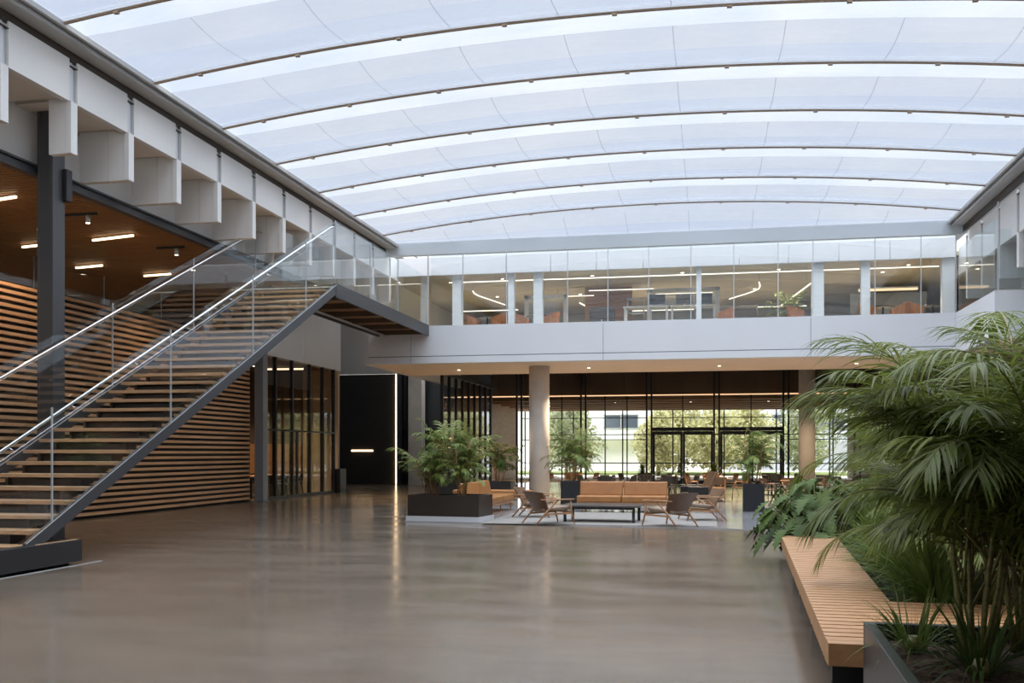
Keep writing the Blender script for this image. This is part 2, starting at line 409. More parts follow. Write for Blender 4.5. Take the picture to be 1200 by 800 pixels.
for y in ribs:
    mb=MB(); mc=MB(); NR=30
    xs=[XA+(XB-XA)*i/NR for i in range(NR+1)]
    for x0,x1 in zip(xs[:-1],xs[1:]):
        z0,z1=zroof(x0,y),zroof(x1,y)
        for (M_,w,d0,d1,mi) in ((mb,.045,-.035,.05,0),(mb,.024,-.056,-.035,1)):
            M_.hexa([(x0,y-w,z0+d0),(x1,y-w,z1+d0),(x1,y+w,z1+d0),(x0,y+w,z0+d0),(x0,y-w,z0+d1),(x1,y-w,z1+d1),(x1,y+w,z1+d1),(x0,y+w,z0+d1)],mi)
    rb=mb.build('arched_rib',[M['rib'],M['ribedge']],roof)
    for i in range(1,10):
        x=XA+(XB-XA)*(i-.5)/9; z=zroof(x,y); mc.box(x-.04,x+.04,y-.035,y+.035,z-.082,z-.05)
    mc.build('clamp_bolt',M['ribedge'],rb)
struct('beam_back',MB().box(XL-.2,XR+.2,31.09,31.3,7.95,8.36),M['beamgrey'])

# ------------------------------------------------------------------ bridge: white band, soffit
YB=31.05
bd=sroot('wall_back')
xs=[-10.9,-9.45,-3.25,2.95,7.0]
for a,b in zip(xs[:-1],xs[1:]):
    MB().box(a+.006,b-.006,YB,YB+.22,4.695,5.66).build('fascia_panel',M['white'],bd,bevel=.004)
    MB().box(a+.006,b-.006,YB,YB+.22,4.46,4.675).build('fascia_strip',M['white'],bd,bevel=.004)
MB().box(-10.88,7.0,YB+.02,YB+.2,4.47,5.6).build('joint_backing',M['dark'],bd)
MB().box(7.0,7.22,27.2,YB+.2,4.46,5.66).build('return_panel',M['white'],bd,bevel=.004)
MB().box(7.0,14,27.0,27.2,4.46,5.66).build('gallery_panel',M['white'],bd,bevel=.004)
sf=MB().box(-10.9,8.6,YB+.22,35.9,4.46,4.6); sf.box(7.2,14,27.2,35.9,4.46,4.6)
struct('ceiling_bridge',sf,M['soffit'])
struct('floor_office',MB().box(-10.9,14,YB+.22,43.2,5.40,5.5).box(7.2,14,27.2,31.3,5.40,5.5),M['carpet'])
struct('beam_bridge_edge',MB().box(-10.9,8.6,35.7,35.9,4.6,5.4),M['walldark'])

# tall glass screen above the band
w1=sroot('window_1')
gx=[-8.80,-7.74,-6.32,-4.37,-3.11,-1.85,-.57,.71,2.01,3.02,4.78,6.06,7.02]
for a,b in zip(gx[:-1],gx[1:]):
    MB().box(a+.008,b-.008,YB+.06,YB+.076,5.66,7.95).build('glass_panel',M['glassm'],w1)
    MB().box(b-.012,b+.012,YB+.055,YB+.085,5.66,8.2).build('joint_profile',M['alu'],w1)
MB().box(-10.1,7.02,YB+.05,YB+.09,8.17,8.22).build('head_profile',M['gutter'],w1)
# right-hand return of the screen
for a,b in ((27.25,28.5),(28.5,29.8),(29.8,31.0)):
    MB().box(7.06,7.076,a+.01,b-.01,5.66,7.5).build('glass_panel',M['glassm'],w1)
for a,b in ((7.1,8.5),(8.5,10.0)):
    MB().box(a+.01,b-.01,27.06,27.076,5.66,7.2).build('glass_panel',M['glassm'],w1)
    MB().box(a-.015,a+.015,27.05,27.085,5.66,7.9).build('joint_profile',M['alu'],w1)

# ------------------------------------------------------------------ offices behind the screen
fo=sroot('wall_office_front')
xs=[-10.3,-8.05,-6.58,-5.1,-3.6,-2.1,-.6,.9,2.4,3.9,5.4,7.3]
for a,b in zip(xs[:-1],xs[1:]):
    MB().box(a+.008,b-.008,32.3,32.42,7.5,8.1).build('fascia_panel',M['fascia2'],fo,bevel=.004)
for x,w in ((-6.45,.20),(-5.55,.30),(3.30,.36),(4.72,.26),(7.12,.36),(-8.3,.3),(-.35,.16)):
    MB().box(x-w/2,x+w/2,32.5,32.75,5.5,7.6).build('pillar',M['white'],fo)
struct('ceiling_office',MB().box(-10.9,14,32.42,43.4,7.58,7.7),M['office_ceiling'])
struct('wall_office_back',MB().box(-10.9,14,43.2,43.4,5.5,7.58),M['office_wall'])
struct('wall_office_side',MB().box(-11.1,-10.9,31.3,43.4,4.46,9.0),M['white'])
struct('wall_office_blue',MB().box(4.85,7.4,37.0,37.12,5.5,7.2),M['office_blue'])
struct('wall_office_timber',MB().box(-4.45,-2.75,36.2,36.35,5.5,7.58),M['woodwall'])
d=sroot('door_1')
mb=MB().box(-2.15,-2.0,35.2,35.35,5.5,7.3); mb.box(-.72+.9,-.57+.9,35.2,35.35,5.5,7.3); mb.box(-2.15,.33,35.2,35.35,7.18,7.3)
mb.build('door_frame',M['white'],d)
MB().box(-2.0,.18,35.26,35.28,5.5,7.18).build('pane',M['glassm'],d)
d=sroot('door_2')
mb=MB().box(-6.5,-6.36,35.2,35.35,5.5,7.2); mb.box(-5.1,-4.96,35.2,35.35,5.5,7.2); mb.box(-6.5,-4.96,35.2,35.35,7.08,7.2)
mb.build('door_frame',M['white'],d)
MB().box(-6.36,-5.1,35.26,35.28,5.5,7.08).build('pane',M['glassm'],d)

# ------------------------------------------------------------------ right side gallery
struct('floor_gallery_right',MB().box(8.62,14,-2,27.0,4.46,5.66),M['white'])
struct('wall_right',MB().box(8.7,8.9,-10,50.4,0,4.46).box(8.7,8.9,35.6,50.7,4.46,6.4),M['walldark'])
struct('wall_gallery_right',MB().box(12.8,13,-2,43,5.66,7.7),M['office_wall'])
struct('ceiling_gallery_right',MB().box(8.6,14,-2,32,7.1,7.3),M['office_ceiling'])
w3=sroot('window_3')
for k in range(9):
    y=5+k*2.6
    MB().box(8.72,8.735,y+.02,y+2.58,5.66,7.1).build('pane',M['glassm'],w3)
    MB().box(8.69,8.76,y-.03,y+.03,5.66,7.1).build('mullion',M['alu'],w3)

# ------------------------------------------------------------------ left far end: glazed meeting room, black wall, white walls
GX=-14.6
w4=sroot('window_4')
MB().box(GX-.02,GX+.03,31.0,31.42,0,4.87).build('side_panel',M['steel_l'],w4)
MB().box(GX-.03,GX+.05,31.4,38.25,0,.10).build('sill',M['dark'],w4)
my=[31.45,32.1,33.5,35.1,36.4,37.55,38.2]
for y in my[1:-1]:
    MB().box(GX-.09,GX+.05,y-.045,y+.045,.1,4.87).build('mullion',M['dark'],w4)
for y in (32.75,33.95):
    MB().box(GX-.05,GX+.04,y-.045,y+.045,.1,2.36).build('door_stile',M['dark'],w4)
MB().box(GX-.03,GX+.04,31.42,37.6,2.34,2.40).build('transom',M['dark'],w4)
for a,b in zip(my[:-2],my[1:-1]):
    MB().box(GX-.008,GX+.008,a+.045,b-.045,.1,4.87).build('pane',M['glassd'],w4)
struct('trim_5',MB().box(GX-.1,GX+.25,37.6,38.25,0,.95),M['dark'])
struct('wall_left_far',MB().box(GX-.3,GX+.04,30.9,38.2,4.87,9.0).box(GX-.3,GX+.05,34.4,34.41,4.88,9),M['white'])
struct('wall_left_end',MB().box(-20.5,-10.95,48.0,48.25,5.53,9.0),M['white'])
bw=struct('wall_black',MB().box(-20.5,-15.42,47.9,48.2,0,5.5),M['blackwall'])
struct('wall_room_back',MB().box(-20.6,-20.4,30.9,48.2,0,9),M['walldark'])
struct('wall_room_end',MB().box(-16.2,GX-.1,38.25,38.45,0,4.9),M['tanwall'])
struct('wall_room_end_dark',MB().box(-20,-16.2,38.25,38.45,0,4.9),M['walldark'])
struct('trim_6',MB().box(-19.5,-16.25,38.15,38.25,.5,1.95),M['woodwall'])
struct('wall_room_timber',MB().box(-19.98,-19.8,32,38,0.0,1.9),M['woodwall'])
struct('ceiling_room',MB().box(-20.2,GX-.3,30.9,38.4,4.9,5.05),M['walldark'])
struct('ceiling_left_far',MB().box(-20.6,-14.9,30.9,48.3,8.95,9.05),M['white'])
struct('added_skylight',MB().box(-14.9,-10.9,31.3,48.2,8.95,9.0),M['foild'])  # unseen skylight, added to brighten the white walls at the far left
s=tag(MB().box(-17.67,-16.55,47.85,47.905,1.65,1.73).build('slot_light',M['led']),'horizontal glowing slot light set into the black wall','light')
s=tag(MB().box(-15.35,-15.28,47.8,47.88,0.02,5.5).build('vertical_strip_light',M['led']),'tall vertical strip of light at the right edge of the black wall','light')
w5=sroot('window_5')
MB().box(-15.25,-12.4,48.0,48.15,2.75,6.3).build('dark_panel',M['steel'],w5)
MB().box(-15.25,-12.4,48.02,48.12,0,2.75).build('dark_pane',M['black'],w5)
for x in (-15.2,-14.82,-14.48,-14.2,-13.8):
    MB().box(x-.04,x+.04,47.8,48.0,0,6.3).build('mullion',M['dark'],w5)
struct('wall_core',MB().box(-15.25,-15.0,47.7,48,0,5.5),M['steel'])

# ------------------------------------------------------------------ lobby under and beyond the bridge
def roundcol(name,x,y,r,z1):
    mb=MB().lathe([(r,0),(r,z1)],32); o=struct(name,mb,M['column'])
    MB().lathe([(r+.012,0),(r+.012,.05)],32).build('base_ring',M['alu'],o).location=(0,0,0)
    o.location=(x,y,0.02); return o
roundcol('column_round',-5.57,32.9,.34,4.44); roundcol('column_round_right',4.02,44.0,.34,6.28)
struct('column_square',MB().box(-14.45,-13.75,47.0,47.6,0,6.4),M['column'],bevel=.02)
struct('column_lobby_steel',MB().box(-11.15,-10.6,48.25,48.7,0,6.4),M['steel'],bevel=.01)
w6=sroot('window_6')
for k in range(9):
    y=38.6+k*1.12
    MB().box(-10.52,-10.40,y-.04,y+.04,.02,4.75).build('fin',M['dark'],w6)
MB().box(-10.56,-10.38,38.4,48.2,4.70,4.86).build('head_rail',M['dark'],w6)
MB().box(-10.47,-10.455,38.6,47.6,.02,4.72).build('pane',M['glassw'],w6)
struct('ceiling_lobby',MB().box(-10.9,9,35.9,43.3,5.25,5.38).box(-10.9,9,43.3,51.4,6.3,6.45).box(-16,-10.9,48.1,51.4,6.3,6.45),M['walldark'])
lf=sroot('wall_lobby')
for k in range(-8,5):
    x=.3+1.65*k
    MB().box(x*1+.01-1.2,x+1.64-1.2,50.5,50.6,4.52,6.3).build('bronze_panel',M['bronzepan'],lf)
MB().box(-16,9,50.6,50.7,4.45,6.4).build('backing_board',M['walldark'],lf)
MB().box(-16,9,50.44,50.6,4.42,4.52).build('timber_edge',M['woodwall'],lf)
s=tag(MB().box(-15.5,8.6,50.38,50.44,4.44,4.475).build('linear_ceiling_light',M['ledo']),'long thin warm light line along the timber ceiling edge above the entrance glazing','light')
cl=sroot('ceiling_entrance')
MB().box(-16,9,50.6,67,4.46,4.6).build('deck',M['walldark'],cl)
for y in (52,54.5,57,59.5,62,64.5):
    MB().box(-16,9,y,y+.5,4.30,4.46).build('baffle',M['woodwall'],cl)
struct('wall_entrance_left',MB().box(-12.2,-11.9,51,61.5,0,4.46).box(-16,-11.9,52.2,52.4,0,4.46),M['woodwall'])
struct('wall_entrance_right',MB().box(8.6,8.8,50.4,67,0,6.3),M['walldark'])

w7=sroot('window_7')
YG=50.2
mx=[.32+3.28*k for k in range(-3,3)]
for x in mx:
    for dx in (-.12,.12):
        MB().box(x+dx-.045,x+dx+.045,YG-.15,YG,.02,6.3).build('mullion',M['dark'],w7)
for a,b in zip(mx[:-1],mx[1:]):
    xm=(a+b)/2
    dr = a>-3.2 and a<3
    MB().box(a+.165,b-.165,YG-.05,YG-.02,3.30,3.34).build('transom',M['dark'],w7)
    if dr:
        MB().box(a+.165,b-.165,YG-.10,YG,2.66,2.84).build('door_head',M['dark'],w7)
        MB().box(xm-.025,xm+.025,YG-.07,YG-.02,2.84,4.42).build('mullion',M['dark'],w7)
    else:
        MB().box(a+.165,b-.165,YG-.05,YG-.02,2.22,2.26).build('transom',M['dark'],w7)
        MB().box(a+.165,b-.165,YG-.05,YG-.02,1.05,1.10).build('transom',M['dark'],w7)
        for q in (.333,.667):
            x=a+(b-a)*q; MB().box(x-.03,x+.03,YG-.07,YG-.02,.02,4.42).build('mullion',M['dark'],w7)
    MB().box(a+.165,b-.165,YG-.036,YG-.024,.04 if not dr else 2.84,4.42).build('pane',M['glassw'],w7)
n=3
for a,b in zip(mx[:-1],mx[1:]):
    if not (a>-3.2 and a<3): continue
    xm=(a+b)/2
    for (p,q,hs) in ((a+.17,xm-.005,1),(xm+.005,b-.17,-1)):
        d=sroot('door_%d'%n); n+=1
        mb=MB().box(p,p+.11,YG-.07,YG-.02,.03,2.65); mb.box(q-.11,q,YG-.07,YG-.02,.03,2.65); mb.box(p+.11,q-.11,YG-.07,YG-.02,2.5,2.65); mb.box(p+.11,q-.11,YG-.07,YG-.02,.03,.22); mb.box(p+.11,q-.11,YG-.07,YG-.02,1.05,1.10)
        mb.build('door_frame',M['dark'],d)
        MB().box(p+.11,q-.11,YG-.05,YG-.04,.22,2.5).build('pane',M['glassw'],d)
        hx=q-.2 if hs>0 else p+.2
        mb=MB().tube([(hx,YG-.16,.7),(hx,YG-.16,1.7)],.018); mb.tube([(hx,YG-.16,.8),(hx,YG-.06,.8)],.012); mb.tube([(hx,YG-.16,1.6),(hx,YG-.06,1.6)],.012)
        mb.build('door_handle',M['handrail'],d)
# outer entrance screen
w8=sroot('window_8')
for k in range(-4,3):
    x=.9+3.28*k
    MB().box(x-.04,x+.04,66.4,66.5,0,4.46).build('mullion',M['dark'],w8)
for z in (2.75,): MB().box(-11.9,8.6,66.42,66.5,z,z+.06).build('transom',M['dark'],w8)

# ------------------------------------------------------------------ outside
struct('ground_outside',MB().box(-70,60,52,150,-.25,-.02),M['paving'])
o=MB().box(-40,40,72,80,-.02,.12).build('lawn_bed',M['grasscol']); o['kind']='structure'
def windowed(name,label,x0,x1,y,dep,h,m,wins,loc=None):
    r=thing(name,label,'building',((x0+x1)/2,y,-.02))
    cx=(x0+x1)/2
    MB().box(x0-cx,x1-cx,0,dep,2.6,h).build('upper_storey',m,r)
    MB().box(x0-cx+.6,x1-cx-.6,1.2,dep,0,2.6).build('ground_storey',m,r)
    MB().box(x0-cx-.1,x1-cx+.1,-.1,dep,h,h+.25).build('parapet',m,r)
    for (a,b,z0,z1) in wins:
        f=MB().box(a-cx,b-cx,-.03,.1,z0,z1).build('window',M['bglass'],r)
        mb=MB()
        for q in (0,.5,1): mb.box(a-cx+(b-a)*q-.04,a-cx+(b-a)*q+.04,-.07,-.03,z0,z1)
        mb.box(a-cx-.04,b-cx+.04,-.07,-.03,z0-.05,z0+.02); mb.box(a-cx-.04,b-cx+.04,-.07,-.03,z1-.02,z1+.05)
        mb.build('window_frame',M['shelf'],f)
    return r
windowed('office_building','white overhanging building with one wide dark window beyond the lobby glazing','building' and -15.0,-4.6,80,10,9.5,M['bwhite'],[(-8.3,-5.6,3.55,4.6),(-13.5,-10.5,3.55,4.6),(-8.3,-5.6,6.3,7.6)])
windowed('office_building','grey building with two rows of windows behind the trees',1.0,16,92,10,10.5,M['bgrey'],[(1.8,4.4,3.6,5.0),(5.4,8.0,3.6,5.0),(9,11.6,3.6,5.0),(1.8,4.4,6.6,8.0),(5.4,8.0,6.6,8.0)])
windowed('office_building','far pale building glimpsed between the trees and the white building',-4.0,.6,110,8,9.8,M['bwhite'],[(-3.2,-.4,4.6,5.8)])
def tree(label,x,y,h,r,m,n=900,seed=1,narrow=1.0):
    n=int(n*3.2)
    rg=random.Random(seed)
    t=thing('tree',label,'tree',(x,y,-.02),group='trees beyond the entrance glazing')
    mb=MB().tube([(0,0,0),(.05,.03,h*.35),(0,.0,h*.75)],[.13,.10,.04],8)
    for k in range(6):
        a=rg.random()*6.28; z=h*(.3+.07*k); mb.tube([(0,0,z),(cos(a)*r*.6,sin(a)*r*.6,z+h*.18)],[.05,.015],6)
    mb.build('trunk',M['bark'],t)
    mb=MB()
    for k in range(n):
        u=rg.random(); th=rg.random()*6.28; zz=rg.uniform(-1,1); rr=(u**.45); q=math.sqrt(1-zz*zz)
        wob=(1+.25*sin(th*3+zz*4+seed))*(1.15-.35*zz)
        c=Vector((cos(th)*q*r*rr*wob*narrow, sin(th)*q*r*rr*wob*narrow, h*.52+zz*h*.48*rr))
        a=Vector((rg.uniform(-1,1),rg.uniform(-1,1),rg.uniform(-1,1))).normalized(); b=a.orthogonal().normalized()
        s_=rg.uniform(.10,.22)
        mb.quad(tuple(c-a*s_),tuple(c-b*s_*.5),tuple(c+a*s_),tuple(c+b*s_*.5))
    mb.build('crown',m,t)
tree('grey green tree left of the white building',-10.2,72,6.2,1.9,M['leafT2'],1100,3)
tree('yellow green tree in front of the right edge of the white building',-3.5,70,4.6,1.35,M['leafT'],1000,4)
tree('yellow green tree seen through the left pair of entrance doors',-2.2,74,5.6,2.0,M['leafT'],1200,5)
tree('slender tree between the two pairs of entrance doors',.4,71,4.9,1.6,M['leafT'],1000,6)
tree('yellow green tree seen through the right pair of entrance doors',2.7,73,5.4,1.9,M['leafT'],1100,7)
tree('tree before the grey building at the right of the entrance doors',6.6,75,5.8,1.7,M['leafT2'],1000,8)

# ------------------------------------------------------------------ staircase with landing bridge
RI,GO=.1826,.39
SX0,SX1=-10.9,-8.87          # tread width limits
st=thing('staircase','open steel staircase with oak treads and glass sides rising to the bridge','staircase',(-9.9,11.4,0))
SO=Vector((-9.9,11.4,0))
def L(x,y,z): return (x-SO.x,y-SO.y,z-SO.z)
def lbox(mb,x0,x1,y0,y1,z0,z1,mi=0): return mb.box(x0-SO.x,x1-SO.x,y0-SO.y,y1-SO.y,z0,z1,mi)
LAND=5.66
for k in range(1,31):
    y=10.8+GO*k; z=RI*k
    lbox(MB(),SX0+.06,SX1-.10,y-.02,y+.41,z-.055,z).build('tread',M['oak'],st,bevel=.006)
# folded dark carriage under the treads
mb=MB()
for k in range(1,31):
    y=10.8+GO*k; z=RI*k
    lbox(mb,SX0+.34,SX1-.44,y+.10,y+.125,z-.055-RI*.98,z-.06)
    lbox(mb,SX0+.34,SX1-.44,y+.10,y+GO+.12,z-.085,z-.06)
mb.build('folded_carriage',M['dark'],st)
mb=MB()
for k in range(1,31):
    y=10.8+GO*k; z=RI*k
    for x in (SX0+.34,SX1-.44): mb.hexa([L(x-.02,y+.02,z-.06-.16),L(x+.02,y+.02,z-.22),L(x+.02,y+.34,z-.14),L(x-.02,y+.34,z-.14),L(x-.02,y+.02,z-.06),L(x+.02,y+.02,z-.06),L(x+.02,y+.34,z-.06),L(x-.02,y+.34,z-.06)])
mb.build('tread_bracket',M['dark'],st)
def zn(y): return RI*(y-10.8)/GO     # nosing line
for sx,nm in ((-8.87,'near'),(-10.94,'far')):
    mb=MB(); a,b=11.72,22.92
    za,zb=zn(a)-.03,zn(b)-.02
    mb.hexa([L(sx-.02,a,za-.20),L(sx+.03,a,za-.20),L(sx+.03,b,zb-.23),L(sx-.02,b,zb-.23),L(sx-.02,a,za),L(sx+.03,a,za),L(sx+.03,b,zb),L(sx-.02,b,zb)])
    mb.hexa([L(sx-.08,a,za-.20),L(sx-.02,a,za-.20),L(sx-.02,b,zb-.23),L(sx-.08,b,zb-.23),L(sx-.08,a,za-.18),L(sx-.02,a,za-.18),L(sx-.02,b,zb-.21),L(sx-.08,b,zb-.21)])
    mb.build('stringer',M['steel'],st)
    mb=MB(); mb.hexa([L(sx+.03,a,za-.014),L(sx+.036,a,za-.014),L(sx+.036,b,zb-.014),L(sx+.03,b,zb-.014),L(sx+.03,a,za),L(sx+.036,a,za),L(sx+.036,b,zb),L(sx+.03,b,zb)])
    mb.build('glazing_bead',M['alu'],st)
    # glass panels
    cuts=[9.9,12.28,15.37,18.45,21.1,22.9] if nm=='near' else [10.7,13.84,16.9,19.9,22.9]
    for a,b in zip(cuts[:-1],cuts[1:]):
        a2,b2=a+.008,b-.008; mb=MB(); x0,x1=sx+.0,sx+.016
        lo=lambda y: max(zn(y)-.03,.0)
        hi=lambda y: zn(y)+1.53
        mb.hexa([L(x0,a2,max(lo(a2),.35)),L(x1,a2,max(lo(a2),.35)),L(x1,b2,lo(b2)),L(x0,b2,lo(b2)),L(x0,a2,hi(a2)),L(x1,a2,hi(a2)),L(x1,b2,hi(b2)),L(x0,b2,hi(b2))])
        mb.build('glass_panel',M['glass'],st)
        mb=MB(); mb.box(sx-.004-SO.x,sx+.022-SO.x,b2-SO.y,b2+.014-SO.y,lo(b2),hi(b2)); mb.build('glass_joint',M['alu'],st)
    # handrail
    hx=sx-.075 if nm=='near' else sx+.075
    pts=[L(hx,10.2,zn(10.2)+1.34),L(hx,22.75,zn(22.75)+1.38)]
    if nm=='far': pts+=[L(hx,23.0,7.02),L(hx,23.4,7.02)]
    else: pts+=[L(hx,22.95,7.05),L(hx,23.1,7.05)]
    hr=MB().tube(pts,.024,10).build('handrail',M['handrail'],st)
    mb=MB()
    for y in (11.5,12.8,14.4,16.0,17.6,19.2,20.8,22.3):
        mb.tube([L(hx,y,zn(y)+1.34),L(sx+.005,y,zn(y)+1.30)],.009,6)
    mb.build('handrail_bracket',M['handrail'],hr)
    MB().tube([L(sx+.03,10.3,zn(10.3)+1.28),L(sx+.03,22.8,zn(22.8)+1.30)],.004,6).build('clamp_rail',M['handrail'],hr)
# landing and bridge deck
lbox(MB(),-10.5,-8.9,22.9,31.02,5.56,5.66).build('landing_deck',M['oak'],st)
mb=MB(); lbox(mb,-8.9,-8.84,22.9,31.02,5.34,5.68); lbox(mb,-10.9,-8.84,22.86,22.92,5.36,5.64)
mb.build('bridge_beam',M['steel'],st)
lbox(MB(),-10.56,-10.5,22.9,31.02,5.34,5.68).build('bridge_beam',M['steel'],st)
for i in range(6): lbox(MB(),-10.5,-8.9,23.4+i*1.45,23.52+i*1.45,5.36,5.56).build('cross_beam',M['walldark'],st)
lbox(MB(),-10.5,-8.9,22.95,31.0,5.50,5.55).build('underside_panel',M['woodwall'],st)
lbox(MB(),-10.30,-10.22,22.9,31.0,5.33,5.37).build('underside_rail',M['alu'],st)
cuts=[22.92,25.4,27.8,30.98]
for a,b in zip(cuts[:-1],cuts[1:]):
    lbox(MB(),-8.86,-8.844,a+.008,b-.008,5.68,7.18).build('glass_panel',M['glass'],st)
    lbox(MB(),-8.865,-8.839,b-.008,b+.006,5.68,7.18).build('glass_joint',M['alu'],st)
lbox(MB(),-10.94,-10.924,22.92,23.4,5.4,7.15).build('glass_panel',M['glass'],st)
lbox(MB(),-10.55,-10.534,23.6,30.98,5.68,7.18).build('glass_panel',M['glass'],st)
lbox(MB(),-8.88,-8.84,30.97,31.02,5.68,7.9).build('end_post',M['alu'],st)
# base plinth
mb=MB(); lbox(mb,-11.05,-8.82,9.6,12.9,.05,.36); lbox(mb,-10.9,-8.96,9.7,12.8,0,.05)
mb.build('base_plinth',M['planter'],st,bevel=.008)
lbox(MB(),-8.86,-8.835,11.9,12.8,.36,.372).build('plinth_trim',M['oak'],st)

# ------------------------------------------------------------------ lights of the gallery and coffers
def bar(name,label,p,q,w=.06,h=.03,m='ledw',group=None,mid=None,ceil=7.57):
    w*=.5; h*=.5 if Vector(p).z>6.6 else 1
    p=Vector(p); q=Vector(q); c=(p+q)/2
    t=thing(name,label,'light',tuple(c),0,group)
    pts=[p-c]+([Vector(m_)-c for m_ in mid] if mid else [])+[q-c]
    mb=MB(); mb2=MB()
    for a,b in zip(pts[:-1],pts[1:]):
        mb.beam(a,b,w,h); mb2.beam(a+Vector((0,0,h*.9)),b+Vector((0,0,h*.9)),w*1.15,h*.8)
    mb.build('diffuser',M[m],t); mb2.build('housing',M['alu'],t)
    if p.z>6.6:
        for e in (pts[0].lerp(pts[1],.12),pts[-1].lerp(pts[-2],.12)):
            MB().tube([e+Vector((0,0,h)),(e.x,e.y,ceil-c.z)],.003,5).build('suspension_wire',M['dark'],t)
    return t
G1='linear lights in the timber gallery ceiling'
bar('linear_light','short light bar in the timber ceiling between the steel column and the staircase handrail',(-13.45,20.05,6.31),(-12.29,19.77,6.31),.09,.04,'led',G1)
bar('linear_light','small light bar in the timber ceiling just right of the steel column, lower one',(-15.88,22.96,6.31),(-15.02,22.78,6.31),.10,.04,'led',G1)
bar('linear_light','light bar at the left edge of the photo in the timber ceiling',(-13.9,16.7,6.31),(-12.55,16.36,6.31),.09,.04,'led',G1)
bar('linear_light','tiny light bar in the timber ceiling left of the steel column',(-15.48,20.4,6.31),(-14.95,20.28,6.31),.09,.04,'led',G1)
bar('linear_light','light bar in the timber ceiling nearest to the slat wall top, seen over the handrail',(-14.82,24.36,6.31),(-13.97,24.22,6.31),.09,.04,'led',G1)
def spot_fix(label,x,y,z):
    t=thing('track_spotlight',label,'spotlight',(x,y,z))
    MB().lathe([(.045,-.20),(.05,-.06),(.03,-.05)],14).build('lamp_head',M['alu'],t)
    MB().lathe([(.038,-.206),(.038,-.2)],14).build('lens',M['lens'],t)
    MB().box(-.5,.2,-.02,.02,-.05,-.0).build('track',M['dark'],t)
    return t
spot_fix('small track spotlight under the timber ceiling right of the steel column',-12.13,17.92,6.36)
spot_fix('small track spotlight under the timber ceiling above the staircase handrail',-12.09,21.22,6.36)

# ------------------------------------------------------------------ office lights and furniture
G2='linear lights of the upper offices'
bar('linear_light','long light line running along the front of the upper office ceiling',(-8.7,33.0,7.36),(4.6,33.0,7.36),.07,.05,'ledw',G2)
bar('linear_light','light line at the right end of the upper office ceiling',(4.9,33.0,7.36),(6.95,33.0,7.36),.07,.05,'ledw',G2)
bar('linear_light','light bar hung low in the left upper office',(-9.9,38.7,7.2),(-7.4,38.7,7.2),.07,.05,'ledw',G2)
bar('linear_light','bent light line in the left upper office',(-8.15,34.2,7.25),(-7.7,37.6,7.25),.06,.05,'ledw',G2,mid=[(-8.22,34.7,7.25),(-8.20,35.2,7.25),(-8.08,35.8,7.25)])
bar('linear_light','light bar above the white door frame in the left upper office',(-5.6,36.0,7.25),(-4.1,36.0,7.25),.05,.04,'ledw',G2)
bar('linear_light','diagonal light line before the timber office wall',(-4.62,36.0,7.0),(-3.9,41.0,7.0),.07,.05,'ledw',G2)
bar('linear_light','light bar over the black cabinet in the upper office',(-4.15,34.9,7.25),(-1.9,34.9,7.25),.05,.04,'ledw',G2)
bar('linear_light','light bar within the middle white door frame of the upper office',(-1.9,36.3,7.28),(.1,36.3,7.28),.05,.04,'ledw',G2)
bar('linear_light','low light bar in the middle of the upper offices',(-3.4,38.8,7.05),(-.6,38.8,7.05),.06,.05,'ledw',G2)
bar('linear_light','bent light line in the right upper office',(1.6,34.4,7.28),(.7,38.0,7.28),.06,.05,'ledw',G2,mid=[(1.68,35.2,7.28),(1.66,35.8,7.28),(1.52,36.3,7.28),(1.25,36.9,7.28)])
bar('linear_light','low light bar in the right upper office beside the plant',(.75,39.6,7.18),(3.6,39.6,7.18),.06,.05,'ledw',G2)
bar('linear_light','diagonal light line behind the plant of the right upper office',(3.25,34.2,7.15),(2.6,38.4,7.05),.07,.05,'ledw',G2)
bar('light_box','broad glowing light box over the orange chairs at the right end','' and 0 or (5.0,36.0,7.15),(6.9,36.0,7.15),.34,.12,'ledo',G2)
bar('linear_light','light line in the gallery at the far right',(8.9,29.0,7.05),(12,29.0,7.05),.06,.05,'ledw',G2,ceil=7.1)
bar('linear_light','light line deeper in the gallery at the far right',(8.9,24.0,7.05),(11.5,24.0,7.05),.06,.05,'ledw',G2,ceil=7.1)

def office_chair(m):
    t=thing('tub_chair','x','chair',(0,0,0),0,'orange tub chairs upstairs')
    # curved shell
    mb=MB(); n=12
    for i in range(n):
        def P(i,r,z): 
            a=-pi*.72+2*pi*.72*i/n+pi; return (r*cos(a),r*sin(a),z)
        h0=.62+.22*cos((i/n-.5)*pi); h1=.62+.22*cos(((i+1)/n-.5)*pi)
        mb.hexa([P(i,.28,.40),P(i+1,.28,.40),P(i+1,.25,.40),P(i,.25,.40),P(i,.35,h0),P(i+1,.35,h1),P(i+1,.31,h1),P(i,.31,h0)])
    mb.build('backrest',m,t)
    MB().lathe([(.27,.38),(.28,.42),(.27,.47)],16).build('seat',m,t)
    for a in (45,135,225,315):
        MB().tube([(.30*cos(R(a)),.30*sin(R(a)),0),(.18*cos(R(a)),.18*sin(R(a)),.4)],[.014,.018],6).build('leg',M['walnut'],t)
    return t
oc=office_chair(M['orange'])
ocs=[(-7.95,33.4,0,'orange tub chair upstairs in the leftmost pair, its left one'),(-7.05,33.4,pi,'orange tub chair upstairs in the leftmost pair, its right one'),
 (-6.25,33.45,0,'orange tub chair upstairs below the white door frame, facing right'),(-5.3,33.5,pi,'orange tub chair upstairs beside the white pillar left of the black cabinet'),
 (.45,33.6,pi,'lone orange tub chair upstairs before the middle of the glass screen'),(2.75,33.5,0,'orange tub chair upstairs beside the office plant'),
 (4.95,33.4,0,'orange tub chair upstairs in the pair under the glowing light box, its left one'),(5.85,33.4,pi,'orange tub chair upstairs in the pair under the glowing light box, its right one'),
 (6.35,33.45,0,'orange tub chair upstairs at the right end of the glass screen')]
